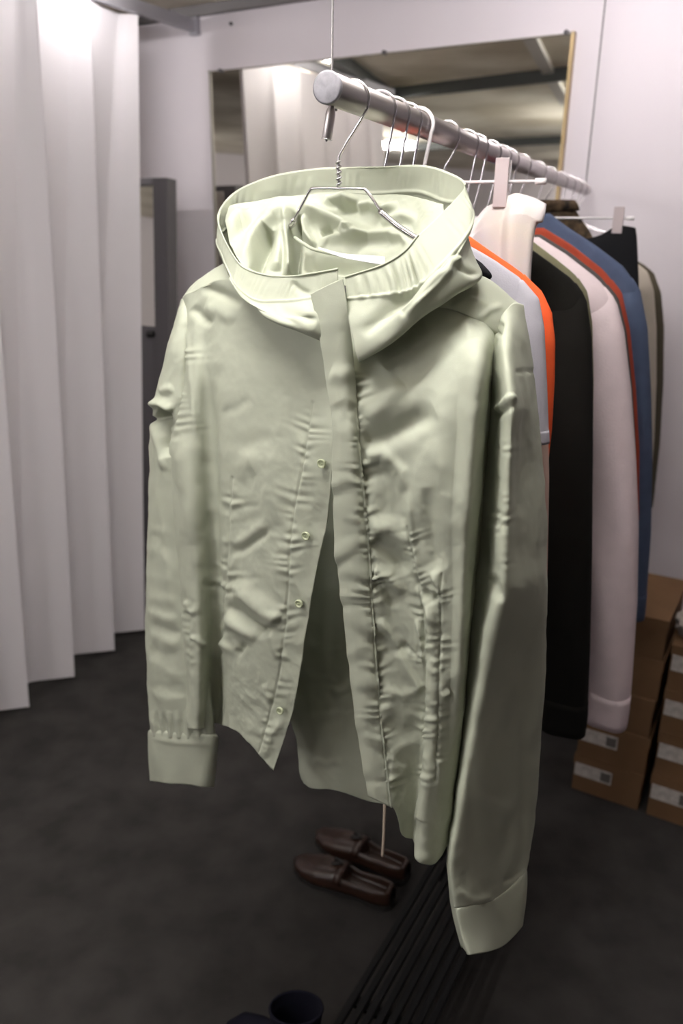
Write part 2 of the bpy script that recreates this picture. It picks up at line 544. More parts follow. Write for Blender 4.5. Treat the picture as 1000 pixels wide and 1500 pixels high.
# ---- screw in the wall
p = wall_pt(339, 35)
o = tag(tube('wall_screw', [p + WN * .003, p - WN * .008], .006, MDARKF, None, 12), 'small dark screw head in the white wall above the mirror', 'screw')

# ---- clothes rail hung on cables
TEND = 1.96
rod = thing('clothes_rail', 'round steel clothes rail hung from the ceiling on thin cables', 'clothes rail', ROD0)
tube('rail_tube', [ROD0 + RD * .0035, ROD0 + RD * 1, ROD0 + RD * TEND], ROD_R, MSTEEL, rod, 40)
tube('end_cap', [ROD0 - RD * .001, ROD0 - RD * .0005, ROD0 + RD * .003, ROD0 + RD * .0034], [ROD_R * .9, ROD_R * 1.02, ROD_R * 1.02, ROD_R], MCAP, rod, 40)
tube('end_cap', [ROD0 + RD * TEND, ROD0 + RD * (TEND + .003)], ROD_R * 1.02, MRAIL, rod, 40)
def cable(p, m, r, label):
    o = thing('suspension_cable', label, 'cable', p)
    n = 260
    t = np.linspace(0, 1, n)
    P = np.stack([p[0] + 0 * t, p[1] + 0 * t, p[2] + (ZCEIL - p[2]) * t], 1)
    rr = r * (1 + .22 * np.sin(t * 2 * np.pi * 90))
    tube('wire', P, rr, m, o, 8)
    q = np.array([p[0], p[1], ZCEIL])
    tube('ceiling_fixing', [q - np.array([0, 0, .03]), q], .006, MCHROME, o, 12)
    return o
cp = ROD0 + RD * .012 + np.array([0, 0, ROD_R])
cb = cable(cp, MCABLE, .0011, 'thin twisted steel cable holding the near end of the clothes rail')
g0 = ROD0 + RD * .012 - np.array([0, 0, ROD_R]); gd = (on_plane(478, 206, g0, RD * .6 + RU * 0 + np.array([0, .4, 0])) - g0)
gl = np.linalg.norm(gd); gdn = gd / gl
gr = thing('cable_gripper', 'small steel cable gripper hanging under the near end of the rail', 'cable gripper', g0)
tube('gripper_body', [g0, g0 + gdn * .004, g0 + gdn * .008, g0 + gd * .92, g0 + gd * .95], [.0026, .0046, .0054, .0054, .0050], MSTEEL, gr, 20)
tube('gripper_collar', [g0 + gd * .945, g0 + gd * .97], .0060, MCHROME, gr, 20)
tube('gripper_pin', [g0 + gd * .97, g0 + gd * 1.03], [.0016, .0008], MDARKF, gr, 10)
cable(ROD0 + RD * (TEND - .012) + np.array([0, 0, ROD_R]), MDCABLE, .0022, 'dark thin cable holding the far end of the clothes rail by the wall')


# ---- hangers
def arc_hook(c, u, R, stem_u, stem_z, n=28):
    """wire from the hook tip over the rail and down to the stem; c = rail centre at that place"""
    pts = []
    for a in np.linspace(math.radians(200), math.radians(-25), n):
        pts.append(c + u * (R * math.cos(a)) + np.array([0, 0, R * math.sin(a) - (R - ROD_R) + .0032]))
    pts = np.array(pts)
    e = c + u * stem_u + np.array([0, 0, stem_z])
    q = e + np.array([0, 0, .02])
    tail = smooth_path([pts[-2], pts[-1], pts[-1] * .5 + q * .5 + u * .0015, q, e], 18)[5:]
    return np.concatenate([pts, tail])


def hanger(t, label, stem=.085, R=.0215, wire=.0016, group='wire hangers on the clothes rail', bar=True, u=RU, half=.19, drop=.055, m=None, vdir=RD):
    c = ROD0 + RD * t
    o = thing('coat_hanger', label, 'hanger', c - np.array([0, 0, stem + drop]), group)
    tube('hook', arc_hook(c, u, R, -.006, -stem), wire, m or MCHROME, o, 8)
    if bar:
        e = c - u * .006 - np.array([0, 0, stem])
        P = smooth_path([e - u * half - np.array([0, 0, drop]), e - u * half * .5 - np.array([0, 0, drop * .5]), e - u * .03 - np.array([0, 0, .004]), e,
                         e + u * .03 - np.array([0, 0, .004]), e + u * half * .5 - np.array([0, 0, drop * .5]), e + u * half - np.array([0, 0, drop])], 40)
        tube('shoulder_bar', P, wire * 1.6, m or MCHROME, o, 8)
    return o


# the jacket's own hanger (its bar and drop arms show inside the hood)
jc = ROD0 + RD * JT
jh = thing('coat_hanger', 'front chrome wire hanger inside the hood of the sage jacket', 'hanger', jc - np.array([0, 0, .2]), 'wire hangers on the clothes rail')
stem_p = JP(496.5, 272, 0.0)
R_ = .0215
pts = []
for a_ in np.linspace(math.radians(205), math.radians(-22), 30):
    pts.append(jc + JU * (R_ * math.cos(a_) - .002) + np.array([0, 0, R_ * math.sin(a_) - (R_ - ROD_R) + .0024]))
q = JP(495.5, 236, 0)
hk = np.concatenate([np.array(pts), smooth_path([pts[-2], pts[-1], JP(524, 183, 0), JP(502, 219, 0), q, stem_p], 26)[5:]])
tube('hook', hk, .0016, MCHROME, jh, 10)
tw = []
for f in np.linspace(0, 1, 60):
    b = q * (1 - f) + stem_p * f; an = f * 2 * np.pi * 4.5
    tw.append(b + JU * .0022 * math.cos(an) + JN * .0022 * math.sin(an))
tube('twisted_neck', tw, .0015, MCHROME, jh, 8)
br = smooth_path([JP(430, 324, -.004), JP(436, 312, 0), JP(446, 293, 0), JP(454, 279, 0), JP(461, 276, 0), JP(497, 276, 0), JP(528, 276.5, 0), JP(536, 279, 0), JP(548, 295, 0), JP(557, 309, 0)], 70)
tube('wire_shoulder', br, .0017, MCHROME, jh, 10)
tube('shoulder_tube', [JP(556, 308, 0), JP(560, 313, 0), JP(580, 330, 0), JP(604, 346, 0), JP(640, 365, -.005), JP(690, 420, -.02)], .0035, MCHROME, jh, 14)
tube('shoulder_tube', [JP(431, 322, -.004), JP(427, 330, -.03), JP(400, 352, -.055), JP(340, 400, -.04), JP(285, 437, -.02)], .0035, MCHROME, jh, 14)

# =====================================================================  the sage jacket
JK = thing('hooded_jacket', 'sage green hooded cotton jacket half unbuttoned, hanging at the front of the rail', 'jacket', J0 - np.array([0, 0, J0[2] - .9]))


def cloth(name, rows, nu, nv, folds=None, noise_=(1.0, 22), crump=(.7, 14), parent=JK, m=MG, seed=0, solid=.0009, closed=False, wt=None):
    G = jgrid(rows)
    if closed:
        G = np.concatenate([G, G[:, :3]], 1)
        k = G.shape[1]
        full = np.swapaxes(crs(np.swapaxes(crs(G, nu), 0, 1), (k - 1) * (nv // (k - 3)) + 1), 0, 1)
        per = nv // (k - 3)
        G = full[:, per:per + per * (k - 3)]
        Gn = np.concatenate([G[:, -1:], G, G[:, :1]], 1)
        du = np.gradient(Gn, axis=0); dv = np.gradient(Gn, axis=1)
        N = np.cross(du, dv)[:, 1:-1]; N /= np.linalg.norm(N, axis=-1)[..., None] + 1e-12
        ctr = G.mean(1, keepdims=True)
        if np.sum(N * (G - ctr)) < 0: N = -N
    else:
        G = loft_grid(G, nu, nv); N = gnormals(G)
    Q = proj(G)
    d = np.zeros(G.shape[:-1])
    if noise_: d += noise_[0] * .001 * fnoise(G, noise_[1], seed)
    if crump:
        wv = wt(Q) if wt else 1.0
        warp = G + .012 * np.stack([fnoise(G, 9, seed + 21), fnoise(G, 9, seed + 22), fnoise(G, 9, seed + 23)], -1)
        d += wv * crump[0] * .001 * (cnoise(warp, crump[1], seed + 3, (1, 1, .55)) + .45 * cnoise(warp, crump[1] * 2.1, seed + 5, (1, 1, .7)) + .14 * cnoise(warp, crump[1] * 5.5, seed + 9))
    if folds: d += folds(Q, G)
    G = G + N * d[..., None]
    return grid_mesh(name, G, m, parent, closed, solid)


# ---- front panel on the button side (image left)
FL = [
    [(268, 440, -.03), (272, 432, .0), (288, 424, .012), (303, 416, .02), (330, 408, .03), (375, 415, .04), (430, 430, .05), (475, 440, .06)],
    [(272, 500, -.03), (273, 495, .012), (284, 496, .030), (303, 498, .032), (330, 500, .045), (375, 505, .050), (430, 510, .058), (481, 515, .066)],
    [(269, 556, -.03), (267, 556, .02), (284, 558, .045), (305, 560, .040), (330, 560, .055), (375, 560, .064), (430, 560, .070), (486, 565, .078)],
    [(256, 655, -.03), (251, 655, .03), (278, 655, .056), (307, 655, .044), (332, 655, .062), (380, 655, .078), (435, 655, .088), (490, 650, .092)],
    [(258, 750, -.03), (254, 750, .03), (280, 750, .060), (310, 750, .045), (336, 750, .065), (385, 750, .082), (430, 750, .09), (481, 750, .092)],
    [(264, 850, -.02), (262, 850, .03), (285, 850, .060), (313, 850, .038), (336, 850, .066), (380, 850, .082), (420, 850, .088), (462, 850, .090)],
    [(270, 950, -.02), (268, 950, .03), (290, 950, .060), (316, 950, .024), (336, 950, .060), (370, 950, .078), (405, 950, .084), (446, 950, .086)],
    [(276, 1030, -.02), (274, 1030, .035), (291, 1030, .055), (316, 1030, .004), (340, 1030, .056), (370, 1035, .074), (400, 1045, .08), (431, 1036, .082)],
    [(278, 1064, -.0), (276, 1066, .04), (290, 1067, .052), (314, 1063, -.002), (338, 1065, .054), (366, 1086, .072), (384, 1108, .077), (402, 1127, .08)],
]
st_l = [(458, 590), (452, 630), (443, 690), (431, 745), (426, 800), (424, 850), (420, 910), (411, 985), (396, 1045), (381, 1100)]
pr_l = [(341, 700), (338, 760), (331, 850), (326, 900), (321, 960)]
def f_fl(Q, G):
    d = np.zeros(Q.shape[:-1])
    d += fold(Q, [(303, 530), (309, 640), (313, 760), (316, 880), (316, 1064)], -7, 9, 11, .3, 0)
    d += fold(Q, [(262, 640), (278, 720), (280, 800)], 4, 14, 12)
    d += pucker(Q, [(272, 500), (267, 556), (259, 610), (252, 655)], 1.0, 13, 15)
    d += fold(Q, [(274, 470), (281, 560), (288, 640)], 2.0, 3, 5)
    d += pucker(Q, st_l, 1.5, 15, 14, 1) + groove(Q, st_l, 1.3, 1.8)
    d += pucker(Q, pr_l, 1.6, 19, 15, 2) + groove(Q, pr_l, 1.5, 2)
    # shoulder dents under the hood
    d += fold(Q, [(296, 420), (325, 432), (355, 448)], -4.5, 9, 7)
    d += fold(Q, [(282, 450), (300, 468), (312, 478)], -3.5, 8, 6)
    d += fold(Q, [(300, 448), (322, 455), (345, 470)], 2.5, 10)
    # the big pocket-shaped swells below the waist
    d += fold(Q, [(340, 862), (365, 872), (395, 898), (413, 908)], 8, 15, 11, .35, .12)
    d += fold(Q, [(330, 905), (350, 915), (378, 935)], 6, 11, 9, .2, .4)
    d += fold(Q, [(325, 940), (345, 948), (352, 944)], 6, 9, 8, .1, .3)
    d += fold(Q, [(333, 885), (360, 905), (385, 925), (408, 916)], -7, 7, 6)
    d += fold(Q, [(330, 935), (352, 955), (365, 940)], -5, 6, 5)
    d += fold(Q, [(335, 812), (355, 806), (385, 785), (400, 770)], -3.5, 8, 6)
    d += fold(Q, [(340, 800), (370, 785), (395, 765)], 2.5, 9, 9)
    d += fold(Q, [(392, 905), (402, 935), (410, 965)], 4, 9, 6)
    d += fold(Q, [(388, 1000), (398, 1030)], 3, 5, 4)
    # chest swell and round plateau
    d += fold(Q, [(345, 700), (368, 672), (395, 678), (403, 710), (408, 770)], 2.4, 13, 20)
    d += fold(Q, [(350, 662), (375, 646), (402, 640)], -1.6, 12, 12)
    d += fold(Q, [(418, 560), (428, 700), (424, 800)], -2, 9, 11)
    d += fold(Q, [(420, 580), (408, 640)], 1.5, 8)
    d += fold(Q, [(322, 606), (345, 598), (368, 582)], -1.2, 6, 9)
    # side lobe creases
    d += fold(Q, [(272, 880), (280, 895), (286, 900)], 3, 4) + fold(Q, [(280, 930), (302, 948)], 2.5, 4, 3)
    d += pucker(Q, [(283, 840), (281, 900), (279, 990)], 1.3, 14, 9, 3)
    # tip of the hem turned
    d += fold(Q, [(420, 1050), (398, 1075), (390, 1110)], 3, 6, 9)
    return 1.25 * d
w_fl = lambda Q: .55 + .9 * np.clip((Q[..., 1] - 640) / 160, 0, 1) * np.clip((Q[..., 0] - 318) / 25, .35, 1)
cloth('front_panel', FL, 330, 240, f_fl, (1.1, 26), (1.6, 17), seed=1, wt=w_fl)

# ---- front panel behind the placket (image right)
FR = [
    [(492, 445, .06), (512, 445, .06), (560, 450, .055), (600, 449, .047), (632, 449, .038), (665, 456, .028), (706, 474, .012), (727, 491, -.004)],
    [(500, 520, .078), (518, 520, .078), (570, 520, .068), (605, 516, .066), (636, 515, .066), (672, 515, .066), (707, 515, .066), (726, 522, -.004)],
    [(508, 600, .098), (524, 600, .098), (575, 600, .092), (605, 600, .088), (636, 600, .085), (670, 600, .086), (702, 600, .084), (722, 602, -.012)],
    [(518, 720, .100), (534, 720, .100), (578, 720, .090), (606, 720, .091), (632, 720, .093), (663, 720, .093), (694, 720, .088), (712, 720, -.016)],
    [(525, 800, .098), (541, 800, .098), (582, 800, .088), (609, 800, .087), (633, 800, .091), (661, 800, .091), (688, 800, .085), (705, 800, -.018)],
    [(530, 880, .096), (546, 880, .096), (584, 880, .085), (616, 880, .083), (637, 880, .088), (662, 880, .087), (683, 880, .081), (696, 880, -.018)],
    [(537, 980, .093), (553, 980, .093), (588, 980, .082), (619, 980, .078), (638, 980, .087), (659, 980, .081), (678, 980, .073), (686, 980, -.02)],
    [(546, 1080, .09), (562, 1080, .09), (590, 1085, .078), (619, 1085, .068), (634, 1085, .086), (655, 1085, .072), (673, 1085, .048), (677, 1085, -.02)],
    [(553, 1150, .088), (570, 1150, .088), (588, 1165, .074), (613, 1165, .058), (624, 1165, .086), (650, 1165, .070), (664, 1160, .044), (666, 1160, -.01)],
    [(557, 1174, .087), (574, 1181, .087), (588, 1222, .070), (607, 1229, .052), (613, 1258, .086), (634, 1263, .072), (652, 1236, .050), (657, 1222, .02)],
]
st_r = [(512, 500), (518, 540), (523, 600), (527, 650), (534, 720), (540, 790), (545, 860), (549, 930), (554, 1000), (560, 1070), (567, 1130), (574, 1182)]
pr_r1 = [(600, 770), (612, 830), (621, 880), (625, 960), (625, 1020), (623, 1110), (616, 1170)]
pr_r2 = [(648, 840), (646, 900), (643, 980), (642, 1060), (637, 1140)]
def f_fr(Q, G):
    d = np.zeros(Q.shape[:-1])
    d += pucker(Q, st_r, 1.9, 15, 15, 4)
    d += fold(Q, [(530, 650), (560, 645), (600, 625), (640, 602)], -6.5, 19, 13, .1, .3)
    d += fold(Q, [(530, 700), (552, 690), (575, 700)], -4, 15, 12, .05, .4)
    d += fold(Q, [(535, 668), (560, 660), (590, 690), (598, 720)], 4, 7, 12, .1)
    d += fold(Q, [(700, 480), (672, 560), (648, 640), (628, 720), (618, 790)], 4, 24, 26)
    d += fold(Q, [(538, 615), (560, 590), (590, 560)], 4, 18, 14)
    d += fold(Q, [(640, 640), (660, 720), (668, 800)], 3, 16)
    d += fold(Q, [(628, 712), (630, 760), (640, 840)], -5, 12, 10) + fold(Q, [(600, 715), (608, 790), (618, 850)], 3, 5, 9)
    d += fold(Q, [(545, 792), (570, 810), (600, 838)], -5.5, 14, 8, .08, .3)
    d += fold(Q, [(543, 775), (575, 770), (600, 800)], 3.5, 14, 10, .1)
    d += fold(Q, [(548, 850), (565, 865), (580, 890)], -4.5, 9, 7, .05) + fold(Q, [(548, 838), (570, 842), (590, 870)], 3.5, 9, 7, .05)
    d += fold(Q, [(556, 905), (575, 935), (600, 980), (622, 1010)], 4, 4.5, 9, .1, .1)
    d += fold(Q, [(556, 925), (580, 950), (602, 950)], -3, 9)
    d += fold(Q, [(590, 940), (606, 955), (614, 958)], -2.5, 3)
    d += fold(Q, [(613, 855), (628, 885), (640, 915)], 4, 4, 6) + fold(Q, [(622, 860), (634, 878), (648, 868)], -4, 4, 5)
    d += fold(Q, [(635, 835), (645, 860), (645, 890)], 4, 6, 4)
    d += fold(Q, [(612, 905), (622, 950), (624, 975)], 3.5, 4, 4)
    d += fold(Q, [(562, 1010), (590, 1015), (622, 1005)], 2.2, 6, 9)
    d += fold(Q, [(565, 1050), (590, 1075), (615, 1055)], -2.5, 12)
    d += pucker(Q, pr_r1, 1.9, 15, 11, 5) + groove(Q, pr_r1, 1.6, 2.2)
    d += pucker(Q, pr_r2, 1.9, 15, 10, 6) + groove(Q, pr_r2, 1.5, 2.2)
    d += fold(Q, [(633, 860), (634, 980), (630, 1090), (618, 1200)], 3.5, 6, 6, .2, 0)
    d += fold(Q, [(645, 1020), (660, 1010)], 3, 5)
    d += fold(Q, [(585, 505), (600, 480), (620, 470)], -3, 10)
    d += fold(Q, [(680, 470), (690, 500)], 2.5, 6)
    return 1.25 * d
w_fr = lambda Q: .5 + 1.1 * np.clip((Q[..., 1] - 660) / 150, 0, 1) * np.clip((672 - Q[..., 0]) / 30, .15, 1)
cloth('front_panel', FR, 360, 240, f_fr, (1.1, 26), (1.6, 17), seed=2, wt=w_fr)

# ---- placket with the hidden button line
PK = [
    [(455, 431, .106), (470, 423, .108), (486, 415, .108), (502, 408, .106)],
    [(463, 465, .108), (478, 462, .110), (494, 458, .110), (509, 452, .108)],
    [(470, 505, .108), (485, 505, .110), (500, 504, .109), (515, 502, .102)],
    [(478, 560, .110), (491, 562, .111), (506, 564, .109), (520, 564, .099)],
    [(487, 622, .113), (499, 624, .115), (513, 626, .112), (525, 628, .102)],
    [(487, 692, .114), (501, 694, .116), (518, 696, .113), (531, 698, .103)],
    [(491, 800, .110), (507, 800, .113), (525, 800, .110), (541, 800, .101)],
    [(501, 880, .106), (515, 880, .110), (531, 880, .107), (546, 880, .099)],
    [(512, 980, .102), (525, 980, .106), (540, 980, .103), (553, 980, .096)],
    [(525, 1080, .098), (537, 1078, .102), (549, 1075, .099), (561, 1072, .093)],
    [(540, 1166, .095), (550, 1171, .098), (562, 1177, .095), (574, 1183, .090)],
]
ed_p = [(r[0][0], r[0][1]) for r in PK]; es_p = [(r[3][0] - 3, r[3][1]) for r in PK]
def f_pk(Q, G):
    low = np.clip((Q[..., 1] - 590) / 60, 0, 1)
    d = low * pucker(Q, es_p, 1.7, 15, 14, 4) + low * groove(Q, es_p, 1.0, 1.5)
    for k, y in enumerate((705, 752, 800, 838, 868, 912, 948, 1000, 1050, 1080, 1125)):
        a = (1.9, .9, 2.2, 1.2, 1.7, 2.3, 1.0, 1.9, 1.3, 2.0, 1.1)[k]; tl_ = (-.18, .25, -.3, .1, -.1, .3, -.25, .05, -.2, .25, -.1)[k]
        xm = (Q[..., 0] - (0.11 * Q[..., 1] + 425)) 
        sd = Q[..., 1] - y - xm * tl_ * 2
        sh = np.clip(.6 + xm / 40 * (1 if k % 2 else -1), 0, 1.2)
        d += .001 * a * sh * (np.exp(-(sd / (9 + k % 3 * 3)) ** 2) - .8 * np.exp(-((sd - 17) / 8) ** 2))
    d += fold(Q, [(484, 545), (500, 550), (518, 542)], 2.2, 12)
    d += fold(Q, [(492, 590), (505, 612), (520, 590)], -2.2, 13)
    return d
cloth('placket', PK, 320, 44, f_pk, (.5, 30), (.4, 20), seed=3, solid=.0016)

# ---- back panel seen through the opening
BK = [
    [(300, 420, -.05), (380, 425, -.05), (500, 428, -.05), (620, 425, -.05), (720, 460, -.05)],
    [(285, 560, -.04), (380, 560, -.05), (500, 560, -.05), (620, 560, -.05), (715, 560, -.045)],
    [(275, 750, -.03), (380, 750, -.035), (490, 750, -.03), (600, 750, -.04), (700, 750, -.04)],
    [(290, 900, -.03), (390, 900, -.03), (480, 900, -.015), (590, 900, -.035), (690, 900, -.04)],
    [(395, 1000, -.03), (430, 1000, -.02), (480, 1000, -.005), (570, 1000, -.03), (678, 1000, -.04)],
    [(432, 1070, -.02), (452, 1070, -.005), (490, 1070, .0), (570, 1070, -.025), (668, 1070, -.03)],
    [(439, 1130, -.015), (456, 1135, .0), (492, 1138, .002), (570, 1150, -.02), (660, 1150, -.03)],
    [(446, 1147, -.015), (462, 1154, .0), (494, 1157, .002), (560, 1176, -.02), (655, 1165, -.03)],
]
def f_bk(Q, G):
    d = fold(Q, [(487, 760), (480, 880), (475, 1000)], 5, 8, 16) + fold(Q, [(500, 800), (505, 900), (520, 960)], -5, 10)
    d += fold(Q, [(486, 1020), (510, 1005), (530, 985)], 3.5, 6) + fold(Q, [(462, 1110), (480, 1118), (500, 1112)], 2.5, 5)
    d += fold(Q, [(478, 860), (495, 858)], 2, 4) + fold(Q, [(460, 1000), (458, 1140)], 3, 9)
    d += pucker(Q, [(475, 930), (505, 1060)], 1.2, 30, 30)
    return d
cloth('back_panel', BK, 170, 110, f_bk, (1.2, 20), (1.4, 13), seed=4)

# ---- shoulder yokes
cloth('yoke', [
    [(560, 452, .052), (610, 449, .045), (655, 453, .033), (690, 466, .020), (728, 492, .0)],
    [(590, 430, .030), (630, 428, .020), (672, 428, .008), (707, 438, -.002), (744, 470, -.012)],
    [(600, 416, .0), (648, 410, -.012), (685, 406, -.022), (717, 412, -.03), (762, 450, -.038)],
    [(610, 425, -.05), (650, 420, -.06), (690, 415, -.06), (727, 430, -.062), (770, 478, -.058)]], 60, 90,
    lambda Q, G: fold(Q, [(640, 440), (665, 425), (700, 425)], 2.5, 6) + fold(Q, [(660, 450), (690, 440), (715, 448)], 2.5, 5, 8)
    + fold(Q, [(700, 470), (715, 455), (735, 450)], 2, 5) + groove(Q, [(600, 449), (655, 453), (690, 466), (728, 492)], 1.5, 2),
    (1.4, 24), (1.2, 16), seed=5)
cloth('yoke', [
    [(272, 434, .004), (288, 425, .015), (305, 417, .022), (345, 406, .034)],
    [(268, 435, -.012), (282, 421, -.006), (300, 408, -.0), (335, 388, .004)],
    [(267, 437, -.035), (280, 419, -.035), (297, 405, -.035), (330, 384, -.035)],
    [(270, 446, -.055), (283, 432, -.06), (300, 420, -.062), (335, 400, -.065)]], 40, 60, None, (.8, 24), (.7, 16), seed=6)

# ---- sleeves
def ring_rows(rows, k=14, sq=.85):
    out = []
    for (xl, xr, y, wc, d, sl) in rows:
        r = []
        for a in np.linspace(0, 2 * np.pi, k, endpoint=False):
            cx = math.copysign(abs(math.cos(a)) ** sq, math.cos(a)); sx = math.copysign(abs(math.sin(a)) ** sq, math.sin(a))
            x = (xl + xr) / 2 + (xr - xl) / 2 * cx
            r.append((x, y + sl * cx * (xr - xl) / 2, wc + d * sx))
        out.append(r)
    return out

SL = ring_rows([
    (267, 277, 437, -.022, .012, -.3), (259, 280, 462, -.014, .026, 0), (249, 280, 500, -.008, .033, 0), (238, 280, 545, -.003, .036, 0),
    (229, 280, 585, .0, .037, 0), (225, 281, 620, .0, .036, 0), (221, 284, 665, .0, .036, 0), (219, 288, 730, .0, .036, 0), (217, 294, 810, .0, .036, 0),
    (215, 300, 900, .002, .036, 0), (216, 305, 980, .004, .035, 0), (219, 311, 1040, .006, .034, 0), (221, 316, 1080, .006, .032, .05)])
def f_sl(Q, G):
    d = fold(Q, [(230, 604), (240, 612), (248, 638), (252, 668)], -30, 8, 10, .08, .3)
    d += fold(Q, [(222, 594), (238, 592), (254, 602)], 9, 7, 4, .1, .2)
    d += fold(Q, [(222, 612), (232, 650), (244, 690)], 4, 4, 4)
    d += fold(Q, [(230, 700), (243, 800), (253, 900)], 2, 5, 6)
    d += fold(Q, [(262, 480), (248, 540), (240, 580)], 2.5, 8)
    d += fold(Q, [(235, 575), (255, 568)], 3, 6)
    for (x0, y0, x1, y1, a) in [(220, 770, 250, 778, 2), (219, 800, 258, 812, 1.8), (218, 840, 262, 850, 2.2), (218, 872, 262, 878, 1.8), (217, 893, 265, 908, 4.5), (222, 912, 266, 928, -4),
                                (218, 925, 266, 945, 3.5), (219, 948, 262, 962, -3), (220, 962, 268, 995, 3), (222, 1000, 266, 1008, -2.5), (222, 1015, 272, 1025, 2.5)]:
        d += fold(Q, [(x0, y0), ((x0 + x1) / 2, (y0 + y1) / 2 + 3), (x1, y1)], a * .55, 6, 9)
    for x in (228, 238, 250, 262, 276, 290):
        d += fold(Q, [(x - 3, 1040), (x, 1062), (x + 3, 1084)], 3.2, 3.2, 3.2, .4, 0) - fold(Q, [(x + 3, 1040), (x + 6, 1084)], 2.5, 3, 3, .4, 0)
    return d
sl_l = cloth('sleeve', SL, 300, 140, f_sl, (1.2, 26), (1.7, 18), seed=7, closed=True)
CF = ring_rows([(221, 313, 1072, .006, .028, .06), (218, 318, 1078, .006, .033, .06), (218, 317, 1105, .006, .034, .06), (219, 315, 1130, .006, .034, .07), (220, 313, 1148, .006, .033, .09)])
o = cloth('cuff', CF, 60, 112, lambda Q, G: fold(Q, [(225, 1081), (260, 1087), (315, 1090)], 1.5, 4) + .0014 * np.sin(Q[..., 0] * .13 + .6) * np.clip((Q[..., 1] - 1105) / 40, 0, 1), (.8, 20), (.5, 14), seed=8, solid=.002, closed=True, parent=sl_l)

SR = [
    [(724, 494, -.01), (730, 482, .008), (737, 462, .008), (749, 446, -.014), (764, 447, -.040), (760, 452, -.058), (744, 462, -.066), (728, 488, -.040)],
    [(708, 540, -.005), (724, 530, .026), (738, 512, .052), (756, 503, .022), (776, 515, -.035), (768, 520, -.065), (742, 525, -.065), (715, 540, -.04)],
    [(702, 600, -.010), (722, 596, .022), (747, 588, .080), (766, 590, .032), (785, 600, -.04), (774, 600, -.075), (744, 600, -.07), (712, 600, -.04)],
    [(696, 660, -.010), (719, 660, .022), (746, 660, .084), (769, 660, .034), (791, 660, -.04), (778, 660, -.075), (744, 660, -.07), (706, 660, -.04)],
    [(690, 730, -.010), (715, 730, .022), (743, 730, .085), (772, 730, .034), (797, 730, -.04), (782, 730, -.075), (742, 730, -.07), (700, 730, -.04)],
    [(685, 800, -.005), (712, 800, .025), (740, 800, .087), (774, 800, .036), (799, 800, -.04), (782, 800, -.075), (738, 800, -.07), (694, 800, -.035)],
    [(681, 870, -.005), (708, 870, .034), (736, 868, .090), (775, 870, .036), (799, 870, -.035), (781, 870, -.07), (732, 870, -.06), (688, 870, -.03)],
    [(677, 960, .000), (694, 960, .040), (718, 960, .074), (766, 960, .010), (797, 960, -.05), (778, 960, -.085), (724, 960, -.06), (682, 960, -.025)],
    [(674, 1070, .005), (683, 1070, .046), (698, 1070, .072), (755, 1070, .004), (792, 1070, -.055), (772, 1070, -.085), (716, 1070, -.05), (676, 1070, -.015)],
    [(664, 1180, .025), (669, 1180, .060), (680, 1180, .082), (743, 1180, .006), (783, 1180, -.055), (764, 1180, -.08), (706, 1180, -.03), (666, 1180, .0)],
    [(657, 1260, .045), (660, 1262, .076), (667, 1266, .090), (732, 1262, .010), (774, 1250, -.045), (756, 1250, -.065), (700, 1260, -.01), (660, 1262, .02)],
    [(660, 1312, .050), (665, 1326, .076), (674, 1328, .088), (730, 1314, .012), (769, 1280, -.036), (752, 1280, -.055), (702, 1300, .0), (664, 1318, .026)],
]
def f_sr(Q, G):
    d = fold(Q, [(728, 600), (738, 592), (750, 578)], 4, 3, 6, .1, .1) + fold(Q, [(728, 612), (740, 602), (752, 592)], -3, 4)
    d += fold(Q, [(740, 640), (739, 760), (736, 860)], 2.5, 5, 7)
    d += pucker(Q, [(738, 640), (737, 860)], 1.0, 17, 10)
    d += fold(Q, [(726, 482), (733, 490), (738, 472)], -4, 3, 3)
    d += fold(Q, [(752, 546), (765, 544), (785, 545)], -1.4, 2.2, 2.2, .2, 0)
    d += fold(Q, [(720, 840), (730, 868), (736, 880)], -4, 6, 6) + fold(Q, [(737, 872), (722, 930), (706, 1020), (695, 1075)], 3, 6, 10, .05, .4)
    d += fold(Q, [(760, 600), (765, 700), (758, 860)], -5, 14, 16)
    d += fold(Q, [(768, 1050), (766, 1150), (764, 1280)], -3, 7, 7, .3, .1)
    d += fold(Q, [(700, 1165), (725, 1178), (752, 1186)], 2, 6, 5) + fold(Q, [(690, 1110), (692, 1190), (690, 1250)], -3, 9)
    d += fold(Q, [(735, 1290), (748, 1288), (762, 1276)], -2, 4) + fold(Q, [(668, 1300), (690, 1318), (720, 1312)], 2, 6)
    return d
sl_r = cloth('sleeve', SR, 280, 160, f_sr, (1.3, 22), (1.2, 14), seed=9, closed=True)
CR = [
    [(662, 1312, .050), (668, 1327, .074), (676, 1329, .085), (731, 1312, .010), (767, 1277, -.035), (752, 1280, -.053), (703, 1300, .0), (666, 1318, .027)],
    [(661, 1316, .050), (667, 1331, .078), (675, 1333, .090), (731, 1317, .014), (770, 1281, -.035), (753, 1284, -.057), (704, 1304, -.003), (665, 1322, .025)],
    [(668, 1350, .054), (673, 1362, .082), (681, 1366, .093), (733, 1352, .020), (769, 1318, -.028), (754, 1320, -.05), (710, 1338, .004), (671, 1355, .029)],
    [(676, 1382, .058), (683, 1393, .086), (692, 1398, .096), (734, 1386, .026), (764, 1356, -.02), (752, 1356, -.042), (713, 1372, .01), (680, 1388, .034)],
]
cloth('cuff', CR, 60, 128, None, (.7, 18), (.4, 14), seed=10, solid=.002, closed=True, parent=sl_r)

